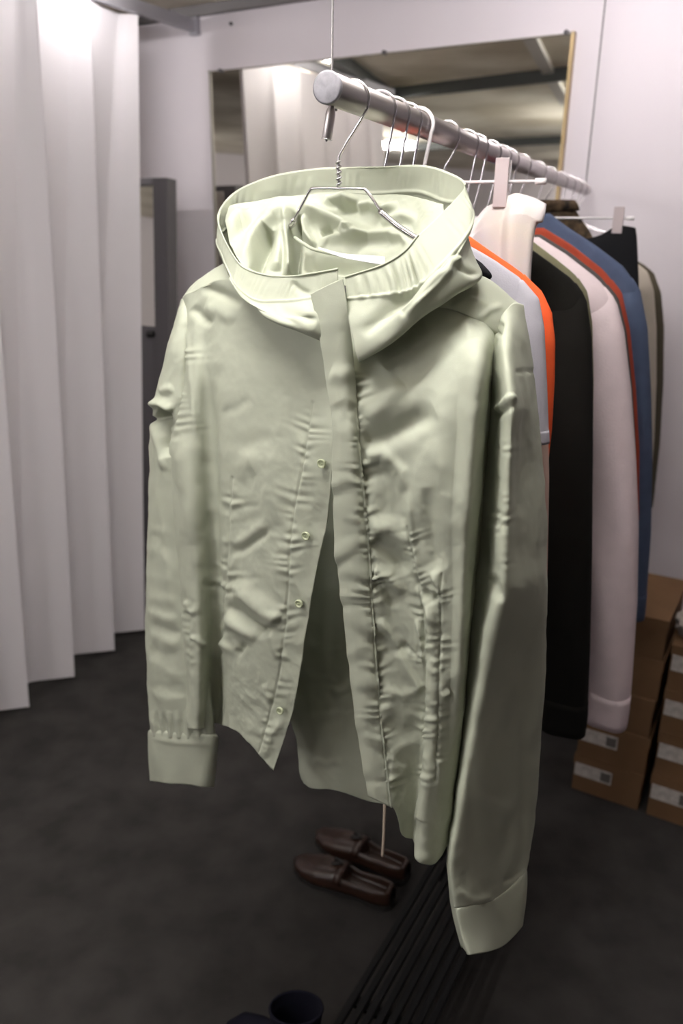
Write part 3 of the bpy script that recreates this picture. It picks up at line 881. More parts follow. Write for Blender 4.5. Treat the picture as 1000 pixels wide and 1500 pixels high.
# ---- hood
HD = [
    [(495, 394, .078), (493, 432, .085), (478, 468, .088), (468, 498, .085), (470, 470, .06)],
    [(455, 401, .088), (453, 436, .096), (450, 462, .100), (446, 489, .092), (450, 460, .055)],
    [(425, 405, .090), (412, 441, .100), (410, 462, .104), (404, 474, .094), (410, 440, .05)],
    [(395, 404, .085), (378, 441, .095), (378, 449, .096), (376, 455, .085), (385, 425, .045)],
    [(368, 397, .075), (358, 430, .085), (356, 436, .084), (354, 434, .070), (365, 410, .035)],
    [(350, 386, .060), (341, 412, .070), (341, 416, .066), (341, 414, .050), (350, 400, .02)],
    [(330, 354, .020), (327, 379, .026), (330, 393, .020), (333, 398, .005), (340, 395, -.01)],
    [(319, 321, -.020), (317, 350, -.020), (322, 372, -.025), (328, 388, -.03), (338, 390, -.03)],
    [(328, 298, -.050), (330, 335, -.055), (334, 365, -.06), (340, 388, -.06), (345, 392, -.05)],
    [(352, 277, -.080), (350, 315, -.085), (352, 355, -.09), (358, 388, -.085), (365, 395, -.06)],
    [(400, 258, -.100), (397, 298, -.108), (398, 345, -.115), (400, 390, -.11), (405, 400, -.07)],
    [(460, 248, -.115), (458, 287, -.125), (458, 335, -.13), (458, 390, -.125), (458, 405, -.08)],
    [(510, 246, -.117), (510, 284, -.127), (510, 335, -.132), (510, 390, -.127), (510, 405, -.08)],
    [(562, 245, -.113), (561, 283, -.123), (562, 335, -.128), (562, 390, -.122), (562, 405, -.08)],
    [(615, 243, -.103), (612, 281, -.113), (615, 335, -.118), (620, 385, -.11), (620, 400, -.07)],
    [(650, 251, -.080), (650, 294, -.085), (656, 340, -.085), (656, 385, -.08), (655, 400, -.05)],
    [(680, 268, -.035), (686, 300, -.03), (684, 340, -.03), (688, 385, -.035), (680, 400, -.03)],
    [(670, 288, .000), (692, 325, .010), (682, 362, .012), (706, 400, .000), (690, 415, -.02)],
    [(640, 318, .035), (672, 360, .045), (668, 385, .048), (692, 416, .030), (680, 425, .0)],
    [(612, 345, .060), (638, 395, .075), (630, 422, .075), (655, 441, .060), (645, 435, .02)],
    [(592, 368, .072), (605, 424, .085), (592, 450, .088), (613, 471, .078), (610, 455, .03)],
    [(560, 388, .083), (570, 431, .092), (555, 470, .094), (570, 505, .092), (575, 470, .04)],
    [(505, 406, .094), (508, 438, .100), (512, 480, .100), (526, 531, .100), (525, 490, .06)],
]
HD = [[(x, y, w * .6 if w < 0 else w) for (x, y, w) in r] for r in HD]
for k_ in range(0, 6):
    HD[k_][2] = (*HD[k_][2][:2], HD[k_][2][2] + .016); HD[k_][3] = (*HD[k_][3][:2], HD[k_][3][2] + .020)
for k_ in range(18, 23):
    HD[k_][2] = (*HD[k_][2][:2], HD[k_][2][2] + .012); HD[k_][3] = (*HD[k_][3][:2], HD[k_][3][2] + .010)


def f_hd(Q, G):
    nu, nv = Q.shape[:2]
    st = np.linspace(0, 22, nu)[:, None] * np.ones((1, nv)); rw = np.linspace(0, 4, nv)[None] * np.ones((nu, 1))
    win = lambda v, a, b, e: np.clip((v - a) / e, 0, 1) * np.clip((b - v) / e, 0, 1)
    d = np.zeros(Q.shape[:-1])
    # ruched band at the right of the placket
    ph = st * 2 * np.pi * 3.3 + 1.2 * np.sin(st * 5) + .5 * rw
    d += .0040 * np.sin(ph) * win(st, 18.9, 22.2, .7) * win(rw, .06, 1.15, .35) * (.65 + .35 * np.sin(st * 7 + 1))
    # light gathers round the rest of the band
    d += .0008 * np.sin(st * 2 * np.pi * 4.1 + 2 * np.sin(st * 3.1) + rw) * win(st, .3, 18, .5) * win(rw, .08, 1.0, .3) * (.5 + .5 * np.sin(st * 4.3))
    sg = np.where((st > 7) & (st < 16.2), -1, 1)
    d -= sg * .0016 * np.exp(-((rw - 1) / .05) ** 2)
    low = win(rw, 1.0, 9, .15)
    R = low * win(st, 16.5, 30, .8)
    d += R * fold(Q, [(668, 352), (630, 392), (590, 436), (555, 468), (530, 492)], 10, 8, 12, .15, .3)
    d += R * fold(Q, [(672, 372), (640, 405), (610, 440), (590, 458)], -12, 9, 8, .15, .3)
    d += R * fold(Q, [(655, 392), (636, 412), (605, 442), (585, 462)], 7, 5, 8)
    d += R * fold(Q, [(668, 360), (664, 380), (640, 400)], 5, 4, 6) + R * fold(Q, [(642, 398), (668, 386), (690, 398), (704, 403)], 5, 4, 6)
    Lf = low * win(st, -9, 6.5, .8)
    d += Lf * fold(Q, [(405, 452), (435, 458), (465, 470)], 5, 6, 9)
    d += Lf * fold(Q, [(360, 450), (400, 456), (440, 480)], 3, 6, 6)
    d += win(st, -1, 3, .5) * win(rw, 0, 1.1, .2) * fold(Q, [(425, 412), (440, 424), (455, 430)], 2.5, 4, 6)
    B = win(st, 8, 16, .7) * win(rw, 1.0, 9, .15)
    d += B * (fold(Q, [(480, 300), (495, 288), (520, 292)], 6, 8, 8) + fold(Q, [(545, 330), (590, 318), (625, 322)], 4, 9))
    return d
hood = cloth('hood', HD, 380, 110, f_hd, (1.0, 24), (1.0, 15), seed=11, solid=.0012)
rim = loft_grid(jgrid(HD), 380, 12)[:, 0]
ir = lambda a, b: rim[int(a / 22 * 379):int(b / 22 * 379) + 1]
tube('hood_edge', ir(0, 16.2), .0011, MG, hood, 8)
tube('hood_edge', ir(19.0, 22), .0011, MG, hood, 8)

LN = [
    [(336, 306, -.040), (380, 294, -.056), (430, 288, -.062), (480, 286, -.064), (540, 286, -.064), (600, 288, -.060), (650, 302, -.045)],
    [(332, 332, -.018), (378, 325, -.040), (430, 318, -.050), (480, 318, -.055), (540, 322, -.054), (600, 325, -.045), (652, 332, -.022)],
    [(336, 358, .008), (376, 356, -.018), (430, 352, -.036), (480, 352, -.042), (540, 356, -.042), (596, 356, -.028), (640, 352, .0)],
    [(352, 388, .034), (384, 390, .016), (430, 388, -.008), (480, 384, -.022), (540, 384, -.022), (584, 378, .0), (612, 366, .034)],
    [(368, 412, .050), (392, 420, .040), (430, 425, .025), (480, 420, .0), (540, 418, .01), (575, 410, .045), (592, 396, .06)],
]
def f_ln(Q, G):
    d = np.zeros(Q.shape[:-1])
    d += fold(Q, [(334, 356), (344, 332), (352, 322), (366, 334)], 12, 14, 12, .3, .3)
    d += fold(Q, [(440, 300), (404, 320), (380, 345), (350, 380)], 13, 10, 14, .3, .2)
    d += fold(Q, [(434, 306), (418, 330), (404, 400)], 9, 7, 9, .3, .05)
    d += fold(Q, [(430, 308), (424, 350), (422, 408)], 13, 4.5, 6, .25, .05)
    d += fold(Q, [(398, 340), (386, 368), (376, 398)], -17, 8, 8, .25, 0)
    d += fold(Q, [(438, 316), (435, 345), (433, 408)], -17, 5.5, 5.5, .2, 0)
    d += fold(Q, [(438, 304), (470, 312), (505, 328), (545, 350)], 13, 8, 13, .25, .25)
    d += fold(Q, [(444, 318), (450, 345), (462, 364)], 8, 5, 5, .2, .2)
    d += fold(Q, [(500, 346), (512, 338), (525, 340)], 5, 4, 6) + fold(Q, [(470, 345), (490, 338)], -6, 6)
    d += fold(Q, [(474, 310), (484, 294), (505, 288), (522, 298)], 8, 6, 9) + fold(Q, [(495, 312), (530, 306)], -7, 8)
    d += fold(Q, [(520, 306), (545, 300), (565, 308), (585, 300)], 8, 5, 8) + fold(Q, [(560, 330), (590, 318), (612, 322)], 5, 8)
    d += fold(Q, [(466, 354), (520, 350), (575, 344), (606, 338)], 8, 7, 8)
    d += fold(Q, [(445, 385), (500, 392), (560, 394)], -15, 12, 10, .15, .15)
    d += fold(Q, [(572, 352), (590, 350), (600, 362)], 4, 5)
    return 1.35 * d
cloth('hood_lining', LN, 170, 260, f_ln, (1.6, 26), (1.6, 20), seed=12)
nb = smooth_path([JP(432, 348, -.012), JP(446, 358, .0), JP(462, 366, .004), JP(500, 374, .006), JP(540, 381, .008), JP(568, 386, .012), JP(590, 378, .02)], 50)
tube('neck_seam', nb, .0022, MG, JK, 8)
lb = np.array([[JP(466, 362, .010), JP(500, 371, .012), JP(535, 374, .014), JP(563, 376, .018)],
               [JP(467, 365, .012), JP(500, 377, .014), JP(535, 384, .017), JP(564, 389, .020)]])
o = grid_mesh('neck_label', loft_grid(lb, 8, 40), MLBL, JK, solid=.0006); o['label'] = 'white woven neck label'

# ---- buttons
for k, (x, y, w) in enumerate([(471, 679, .099), (448, 785, .097), (438, 884, .095), (410, 1041, .09)]):
    c = JP(x, y, w); n = JN
    prof = [(.0001, .0012), (.0022, .0010), (.0036, .0016), (.0046, .0024), (.0054, .0020), (.0056, .0008), (.0050, -.0012)]
    V = []; K = 28
    for (r, h) in prof:
        for a in np.linspace(0, 2 * np.pi, K, endpoint=False):
            V.append(c + JU * r * math.cos(a) + np.array([0, 0, 1]) * r * math.sin(a) + n * h)
    Fc = [(i * K + j, i * K + (j + 1) % K, (i + 1) * K + (j + 1) % K, (i + 1) * K + j) for i in range(len(prof) - 1) for j in range(K)]
    b = mk('button', V, Fc, MBT, JK)
    for s in (-1, 1):
        tube('thread', [c + JU * .0012 * s + n * .0018 + np.array([0, 0, .001]), c + JU * .0012 * s + n * .0024, c + JU * .0012 * s + n * .0018 - np.array([0, 0, .001])], .0004, MTH, b, 6)

# ---- stitch lines
def stitches(pts, w, name='stitching', n=None):
    pts = np.array(pts, float)
    L = np.linalg.norm(np.diff(pts, axis=0), axis=1).sum(); n = n or int(L / 5)
    P = crs(pts, n * 3)
    V = []; Fc = []
    for i in range(n):
        a, b = P[3 * i], P[3 * i + 1]
        v, f = tube_vf([JP(a[0], a[1], w(a)), JP((a[0] + b[0]) / 2, (a[1] + b[1]) / 2, w(a) + .0006), JP(b[0], b[1], w(b))], .00035, 5, base=len(V))
        V += list(v); Fc += f
    return mk(name, V, Fc, MTH, JK)

# ---- drawcord hanging from the hem behind the jacket
cz = JP(562, 1182, -.0); 
dr = smooth_path([JP(563, 1150, -.02), JP(563, 1185, -.015), JP(562, 1220, -.015), JP(560, 1254, -.015)], 30)
o = tube('hem_cord', dr, .0022, mat('beige_cord', (.50, .40, .32), rough=.8), JK, 10); o['label'] = 'beige cord end below the hem'
EXPO = 0.55

# =====================================================================  the other clothes on the rail
def rp(t, x, y):
    """lateral offset and height of the point where the sight line meets the garment plane at distance t along the rail"""
    p = on_plane(x, y, ROD0 + RD * t, RD)
    return float((p - ROD0) @ RU), float(p[2])


def gpt(t, u, v, z):
    p = ROD0 + RD * (t + v) + RU * u
    return np.array([p[0], p[1], z])


def fabric(name, col, **k):
    kw = dict(rough=.85, spec=.12, bump=.25, bump_scale=500, noise_amt=.06, noise_scale=30); kw.update(k)
    return mat(name, col, **kw)

MGREYS = fabric('grey_poplin', (.50, .48, .54))
MBEIG = fabric('pale_pink_jersey', (.66, .47, .40))
MORAN = fabric('orange_fleece', (.88, .13, .04))
MBLK = fabric('black_wool', (.009, .0085, .0075))
MOLV = fabric('olive_cotton', (.17, .16, .10))
MPINK = fabric('pale_mauve_linen', (.74, .62, .65), bump=.5, bump_scale=260)
MDKG = fabric('dark_grey_cotton', (.07, .065, .065))
MRUST = fabric('rust_red_cotton', (.33, .055, .03))
MDEN = fabric('blue_denim', (.075, .10, .17), noise_amt=.15)
MBLK2 = fabric('black_crepe', (.010, .010, .012))
MFUR = fabric('speckled_brown', (.09, .06, .035), col2=(.012, .010, .009), noise_scale=60)
MSAND = fabric('beige_twill', (.46, .41, .35))
MDOLV = fabric('dark_olive_twill', (.075, .065, .045))
MCREAM = fabric('cream_satin', (.66, .61, .54), rough=.5, spec=.3, col2=(.63, .58, .66), noise_scale=9)  # pastel iridescence put into the colour as lilac noise
MDKC = fabric('black_collar_cloth', (.015, .015, .018))


REG = {}
def coat(name, t, outline, z_hem, z_cuff, d, m, label, cat, ub=.165, sw=.11, group='jackets and shirts hanging behind the sage jacket', seed=0, cuff=True, fold=.004, collar=True, key=None):
    """outline: pixels down the near-side silhouette, neck to cuff, read on the garment's own plane"""
    key = key or [k for k in TG if TG[k] == t][0]
    uz = [rp(t, *p) for p in outline]
    us = np.array([a for a, b in uz]); zs = np.array([b for a, b in uz])
    zt = zs[0]
    o = thing(name, label, cat, gpt(t, 0, 0, z_hem), group)
    r = lambda z: np.interp(-z, -zs, us)
    # body
    zr = np.concatenate([np.linspace(zt, zt - .12, 14), np.linspace(zt - .13, z_hem, 40)])
    K = 72; a = np.linspace(0, 2 * np.pi, K, endpoint=False)
    G = np.zeros((len(zr), K, 3))
    slope = np.diff(us) / np.maximum(1e-4, -np.diff(zs))
    sh = max(1, int(np.argmax(slope < .6))); z_sh = zs[sh]
    REG[key or name] = (us, zs, sh)
    for i, z in enumerate(zr):
        if z >= z_sh: hw = r(z) - .002
        else:
            f_ = min(1, (z_sh - z) / .11); f_ = f_ * f_ * (3 - 2 * f_)
            hw = (r(z) - .004) * (1 - f_) + min(ub, r(z) - .03) * f_
        dd = d * min(1, .30 + (zt - z) / .13)
        cx = np.sign(np.cos(a)) * np.abs(np.cos(a)) ** .7; sx = np.sign(np.sin(a)) * np.abs(np.sin(a)) ** .8
        wob = fold * np.sin(a * 5 + seed) * min(1, (zt - z) / .25) + .5 * fold * np.sin(a * 11 + 2 * seed + z * 4) * min(1, (zt - z) / .3)
        u = hw * cx; v = dd * sx + wob * np.sign(sx)
        p = ROD0 + RD * t
        G[i] = p + RU * u[:, None] + RD * v[:, None]; G[i, :, 2] = z + .004 * np.sin(a * 3 + seed) * (i > 40)
    grid_mesh('body', G, m, o, closed=True, solid=.0015)
    # sleeves
    z_s = z_sh + .022
    for side in (1, -1):
        n = 60; zz = np.linspace(z_s, z_cuff, n)
        S = np.zeros((n, 32, 3)); b = np.linspace(0, 2 * np.pi, 32, endpoint=False)
        for i, z in enumerate(zz):
            f = (z_s - z) / (z_s - z_cuff)
            ro = r(z); w_ = (sw * (1 - .35 * f)) / 2
            grow = min(1, .12 + .88 * math.sin(min(1, (z_s - z) / .11) * math.pi / 2))
            wv = .003 * math.sin(z * 45 + seed) + .0025 * math.sin(z * 23 + 2 * seed)
            cx = np.sign(np.cos(b)) * np.abs(np.cos(b)) ** .85
            u = (ro - w_ * grow) + w_ * grow * cx + (wv if side < 0 else 0)
            v = (d * .97 * grow) * np.sin(b) * (1 + .12 * np.sin(b * 3 + z * 14 + seed)) - .004 * grow
            S[i] = ROD0 + RD * t + RU * (side * u)[:, None] + RD * v[:, None]; S[i, :, 2] = z
        sl = grid_mesh('sleeve', S if side > 0 else S[:, ::-1], m, o, closed=True, solid=.0015)
        if cuff:
            c0 = S[-6:].copy(); ctr = c0.mean(1, keepdims=True); c0[..., :2] = ctr[..., :2] + (c0[..., :2] - ctr[..., :2]) * 1.012
            grid_mesh('cuff', c0 if side > 0 else c0[:, ::-1], m, sl, closed=True, solid=.0018)
    if collar:
        b = np.linspace(0, 2 * np.pi, 40, endpoint=False); C = []
        for (h, k) in ((-.006, 1.0), (.012, .95), (.020, .97), (.010, 1.08), (-.004, 1.16)):
            q = ROD0 + RD * t + RU * (us[0] * 1.0 * k * np.cos(b))[:, None] + RD * (d * .62 * k * np.sin(b))[:, None]; q[:, 2] = zt + h; C.append(q)
        grid_mesh('collar', np.array(C), m, o, closed=True, solid=.0012)
    return o


def zpx(t, x, y): return rp(t, x, y)[1]

TG = dict(dark=.150, grey=.200, beige=.248, orange=.296, cream=.43, black=.54, olive=.605, pink=.70, dgrey=.785, rust=.85, blue=.97, skirt=1.15, fur=1.30, sand=1.46, dolive=1.60)
coat('shirt', TG['grey'], [(688, 360), (722, 379), (762, 407), (789, 438), (797, 480), (801, 560), (804, 645)], zpx(.200, 780, 930), zpx(.200, 800, 648), .019, MGREYS,
     'pale grey short sleeved shirt directly behind the sage jacket', 'shirt', seed=1, collar=False)
coat('top', TG['beige'], [(690, 372), (735, 392), (770, 420), (790, 455), (798, 520), (803, 640), (804, 700), (803, 760), (800, 900), (798, 980)], zpx(.248, 780, 860), zpx(.248, 799, 900), .016, MBEIG,
     'pale pink top showing as a thin strip under the grey shirt', 'top', seed=2, collar=False)
coat('fleece_jacket', TG['orange'], [(688, 346), (722, 370), (762, 397), (794, 428), (808, 458), (813, 500), (812, 560), (808, 630), (799, 710), (790, 800)], zpx(.296, 780, 900), zpx(.296, 790, 820), .018, MORAN,
     'bright orange jacket between the grey shirt and the black coat', 'jacket', seed=3, collar=False)
coat('wool_coat', TG['black'], [(775, 362), (808, 386), (840, 410), (858, 436), (866, 490), (868, 560), (868, 660), (867, 800), (864, 950), (860, 1050)], zpx(.54, 820, 1085), zpx(.54, 858, 1075), .030, MBLK,
     'long black coat hanging between the orange jacket and the mauve shirt', 'coat', seed=4, sw=.13, collar=False)
coat('shirt', TG['olive'], [(780, 353), (812, 377), (843, 402), (860, 428), (867, 474), (869, 560), (867, 700), (861, 860)], zpx(.605, 830, 900), zpx(.605, 862, 880), .020, MOLV,
     'olive green shirt edge showing along the black coat shoulder', 'shirt', seed=5, collar=False)
coat('linen_shirt', TG['pink'], [(790, 348), (830, 373), (876, 409), (902, 440), (914, 486), (924, 570), (931, 670), (935, 770), (933, 880), (925, 1000), (921, 1040)], zpx(.70, 880, 1062), zpx(.70, 921, 1064), .036, MPINK,
     'long pale mauve linen shirt beside the black coat', 'shirt', seed=6, sw=.125, collar=False)
coat('shirt', TG['dgrey'], [(793, 344), (834, 369), (879, 404), (905, 436), (917, 484), (926, 570), (931, 660), (930, 780)], zpx(.785, 890, 800), zpx(.785, 930, 790), .018, MDKG,
     'dark grey shirt edge showing behind the mauve shirt shoulder', 'shirt', seed=7, collar=False)
coat('shirt', TG['rust'], [(797, 334), (838, 359), (885, 396), (910, 428), (922, 482), (931, 570), (936, 660), (935, 760)], zpx(.85, 890, 790), zpx(.85, 934, 770), .018, MRUST,
     'rust red shirt showing as a narrow band beside the blue denim jacket', 'shirt', seed=8, collar=False)
coat('denim_jacket', TG['blue'], [(806, 313), (832, 333), (872, 359), (914, 391), (937, 424), (948, 480), (953, 570), (955, 660), (953, 780), (946, 880), (944, 900)], zpx(.97, 910, 908), zpx(.97, 943, 905), .034, MDEN,
     'blue denim jacket hanging behind the rust red shirt', 'jacket', seed=9, sw=.12, collar=False)
coat('fur_top', TG['fur'], [(842, 306), (850, 318), (864, 338), (880, 370), (893, 420), (897, 500), (897, 600)], zpx(1.3, 880, 640), zpx(1.3, 897, 610), .030, MFUR,
     'dark speckled brown top with a high neck behind the black clipped skirt', 'top', seed=10, collar=True)
coat('jacket', TG['sand'], [(905, 372), (930, 384), (948, 398), (957, 425), (961, 480), (961, 560), (958, 640), (953, 700)], zpx(1.46, 930, 720), zpx(1.46, 953, 710), .030, MSAND,
     'beige jacket near the far end of the rail beside the dark olive one', 'jacket', seed=11, collar=False)
coat('jacket', TG['dolive'], [(910, 370), (938, 384), (957, 400), (968, 430), (972, 480), (971, 560), (966, 650), (957, 730)], zpx(1.6, 930, 745), zpx(1.6, 956, 742), .035, MDOLV,
     'dark olive jacket at the far end of the rail next to the wall', 'jacket', seed=12, collar=False)
# black garment whose collar point shows at the jacket's hood
o = thing('collared_shirt', 'black shirt whose collar tip pokes out beside the sage hood', 'shirt', gpt(TG['dark'], 0, 0, zpx(.150, 700, 520)), 'jackets and shirts hanging behind the sage jacket')
t_ = TG['dark']
def sheet(rows, t, m, name, par, nu=40, nv=40, solid=.002):
    A = np.array([[gpt(t, rp(t, x, y)[0], v, rp(t, x, y)[1]) for (x, y, v) in r] for r in rows])
    return grid_mesh(name, loft_grid(A, nu, nv), m, par, solid=solid)
sheet([[(640, 375, .0), (668, 372, -.004), (690, 375, -.006), (706, 386, -.003)], [(645, 392, .0), (672, 388, -.008), (700, 392, -.010), (722, 404, -.006)],
       [(655, 410, .0), (680, 408, -.008), (700, 410, -.008), (712, 412, -.004)]], t_, MDKC, 'collar', o)
sheet([[(600, 400, .006), (650, 395, .004), (680, 405, .004), (692, 410, .006)], [(590, 450, .008), (650, 450, .006), (680, 450, .006), (695, 455, .008)], [(590, 620, .008), (650, 620, .006), (680, 620, .006), (695, 620, .008)]], t_, MDKC, 'body', o)


# ---- hangers for them
def clip_hanger(t, bar, clips, label, tilt=0.0, m=MWHITEP):
    """bar: two pixels, clips: list of (x, y0, y1, width px)"""
    c = ROD0 + RD * t
    (u0, z0), (u1, z1) = rp(t, *bar[0]), rp(t, *bar[1]); zb = (z0 + z1) / 2
    o = thing('clip_hanger', label, 'hanger', np.array([c[0], c[1], zb - .05]), 'clip hangers on the clothes rail')
    ub_ = max(abs(u0), abs(u1))
    tube('hook', arc_hook(c, RU, .021, 0, zb - ZR), .0016, MCHROME, o, 8)
    zq = lambda u: zb - tilt * max(0, -u / ub_)
    tube('bar', [gpt(t, -ub_, 0, zq(-ub_)), gpt(t, 0, 0, zb), gpt(t, ub_, 0, zb)], .0024, m, o, 12)
    for s in (1, -1):
        tube('bar_end', [gpt(t, s * (ub_ - .016), 0, zq(s * ub_)), gpt(t, s * (ub_ - .008), 0, zq(s * ub_)), gpt(t, s * ub_, 0, zq(s * ub_))], .0046, m, o, 14)
    tube('bar_sleeve', [gpt(t, -.02, 0, zb), gpt(t, .0, 0, zb), gpt(t, .028, 0, zb)], .0050, m, o, 14)
    for (x, y0, y1, wd) in clips:
        u, za = rp(t, x, y0); _, zc = rp(t, x, y1)
        ru = abs(rp(t, x + wd / 2, y0)[0] - rp(t, x - wd / 2, y0)[0]) / 2
        for s in (1, -1):
            za, zc = (za - tilt * .8, zc - tilt * .8) if s < 0 else (za, zc)
            cl = box('clip', gpt(t, s * u, -.011, (za + zc) / 2), (ru, .0022, (za - zc) / 2), MCLIP, o, az=ROD_AZ, bevel=.0008)
            bk = box('back_jaw', gpt(t, s * u, .009, (za + zc) / 2 + .004), (ru * .9, .002, (za - zc) / 2 * .8), m, cl, az=ROD_AZ, bevel=.0006)
            tp_ = box('spring_top', gpt(t, s * u, -.001, za - .004), (ru * .8, .010, .0025), m, cl, az=ROD_AZ)
    return o, zb
clip_hanger(TG['cream'], ((640, 270), (800, 263)), [(739, 232, 304, 20)], 'white clip hanger holding the cream satin cloth beside the hood', tilt=.045)
clip_hanger(TG['skirt'], ((780, 316), (928, 323)), [(908, 303, 342, 15)], 'white clip hanger holding the black skirt near the far end')

def clipped(name, t, rows, m, label, cat, seed=0, waist=True):
    """closed cloth tube: rows of near-side pixels with v; far side mirrored behind"""
    A = []
    for r in rows:
        fr = [gpt(t, rp(t, x, y)[0], v, rp(t, x, y)[1]) for (x, y, v) in r]
        bk = [gpt(t, rp(t, x, y)[0], -v * .8 + .012, rp(t, x, y)[1]) for (x, y, v) in r[::-1][1:-1]]
        A.append(fr + bk)
    A = np.array(A)
    G = crs(A, 70); Gc = np.concatenate([G, G[:, :3]], 1); k = Gc.shape[1]
    Gc = np.swapaxes(crs(np.swapaxes(Gc, 0, 1), (k - 1) * 8 + 1), 0, 1)[:, 8:8 + 8 * (k - 3)]
    o = thing(name, label, cat, A[-1].mean(0), 'clothes held by clip hangers')
    grid_mesh('skirt_body', Gc, m, o, closed=True, solid=.0015)
    if not waist: return o
    W = Gc[:6].copy(); ctr = W.mean(1, keepdims=True); W = ctr + (W - ctr) * np.array([1.004, 1.004, 1.0])
    grid_mesh('waistband', W, m, o, closed=True, solid=.002)
    return o
clipped('satin_skirt', TG['cream'], [
    [(640, 300, -.004), (690, 322, -.006), (714, 304, -.008), (738, 292, -.008), (757, 284, -.008), (778, 289, -.006), (800, 299, -.003)],
    [(636, 330, -.012), (688, 345, -.026), (712, 325, -.012), (738, 315, -.010), (754, 305, -.020), (778, 310, -.020), (797, 322, -.010)],
    [(632, 400, -.016), (686, 400, -.032), (710, 390, -.016), (733, 385, -.012), (750, 370, -.026), (768, 375, -.022), (780, 375, -.012)],
    [(628, 700, -.016), (686, 700, -.034), (708, 700, -.018), (728, 700, -.012), (744, 700, -.036), (758, 700, -.034), (768, 700, -.012)]],
    MCREAM, 'cream satin skirt with pastel sheen painted into its colour clipped under the white hanger', 'skirt', waist=False)
clipped('crepe_skirt', TG['skirt'], [
    [(790, 340, -.004), (820, 346, -.010), (850, 350, -.014), (878, 345, -.012), (905, 331, -.008), (930, 334, -.004)],
    [(790, 372, -.010), (820, 376, -.022), (850, 380, -.016), (878, 374, -.024), (908, 362, -.014), (933, 358, -.006)],
    [(790, 460, -.014), (820, 460, -.028), (850, 460, -.018), (878, 460, -.028), (908, 460, -.018), (936, 455, -.008)],
    [(790, 620, -.014), (820, 620, -.028), (850, 620, -.018), (878, 620, -.028), (908, 620, -.018), (937, 620, -.008)]],
    MBLK2, 'black skirt clipped to the far white hanger against the wall', 'skirt')

for key, lab, ex in [('dark', 'second wire hanger on the rail, just behind the jacket hanger', {}), ('grey', 'wire hanger holding the pale grey shirt', {}), ('beige', 'wire hanger holding the pale pink top', {}),
                     ('orange', 'thick white hanger holding the orange jacket', dict(wire=.0026, m=MWHITEP, R=.022)), ('black', 'wire hanger holding the long black coat', {}), ('olive', 'wire hanger holding the olive green shirt', {}),
                     ('pink', 'wire hanger holding the pale mauve shirt', {}), ('dgrey', 'wire hanger holding the dark grey shirt', {}), ('rust', 'wire hanger holding the rust red shirt', {}), ('blue', 'wire hanger holding the blue denim jacket', {}),
                     ('fur', 'wire hanger holding the speckled brown top', {}), ('sand', 'wire hanger holding the beige jacket by the wall', {}), ('dolive', 'wire hanger holding the dark olive jacket by the wall', {})]:
    if key in REG:
        us, zs, sh = REG[key]; hf = us[sh] * .8
        st_ = ZR - zs[0] + .004; dr_ = zs[0] - np.interp(hf, us[:sh + 1], zs[:sh + 1]) + .010
    else:
        st_, hf, dr_ = .155, .13, .05
    hanger(TG[key], lab, stem=st_, half=hf, drop=dr_, **ex)
for t_, lab in ((1.73, 'empty wire hanger beyond the dark olive jacket'), (1.84, 'last empty wire hanger at the far end of the rail')):
    hanger(t_, lab, stem=.10, half=.13, drop=.035)

# =====================================================================  shoe boxes against the wall
def shoebox(c, w_, dp, h, label, lab_side=True, az=WAZ, group='stacked brown shoe boxes'):
    """c: bottom centre of the front face"""
    ex = np.array([math.cos(az), -math.sin(az), 0]); ey = np.array([math.sin(az), math.cos(az), 0]); c = np.array(c, float)
    o = thing('shoe_box', label, 'box', c + ey * dp / 2, group)
    lid = .034
    box('box_body', c + ey * dp / 2 + np.array([0, 0, (h - lid) / 2]), (w_ / 2 - .003, dp / 2 - .003, (h - lid) / 2), MCARD, o, az=az)
    box('lid', c + ey * dp / 2 + np.array([0, 0, h - lid / 2 - .0008]), (w_ / 2, dp / 2, lid / 2), MCARD, o, az=az, bevel=.001)
    if lab_side:
        lb_ = box('end_label', c - ex * w_ * .20 - ey * .0012 + np.array([0, 0, h * .62]), (w_ * .27, .0008, h * .17), MLAB, o, az=az)
        box('label_print', c - ex * w_ * .02 - ey * .0026 + np.array([0, 0, h * .62]), (w_ * .07, .0005, h * .12), MLABD, lb_, az=az)
    return o
bx = on_z(834, 1154, 0); bx2 = on_z(936, 1187, 0)
BW = float((bx2 - bx) @ WE)
ztp = on_plane(955, 905, bx, WN)[2]; BH = float(ztp / 5)
print('box', BW, BH, ztp, bx @ WN)
names = ['at floor level under the mauve shirt', 'second from the floor under the mauve shirt', 'in the middle of the stack under the mauve shirt', 'fourth up in the stack beside the denim jacket', 'on top of the stack with its pale lid lit']
for k in range(5):
    c = bx + WE * (BW / 2 + [0, .002, -.003, .004, .0][k]) + np.array([0, 0, BH * k + .0005])
    shoebox(c, BW - .004, .34, BH, 'brown shoe box ' + names[k], k < 2)
b2 = on_z(943, 1192, 0); zt2 = on_plane(990, 945, b2, WN)[2]; B2H = float(zt2 / 4)
names2 = ['at floor level at the right picture edge', 'second from the floor at the right picture edge', 'third from the floor at the right picture edge', 'topmost in the stack at the right picture edge']
for k in range(4):
    c = b2 + WE * (.11 + [0, .001, -.003, -.004][k]) + np.array([0, 0, B2H * k + .0005])
    shoebox(c, .215, .34, B2H, 'brown shoe box ' + names2[k], True)
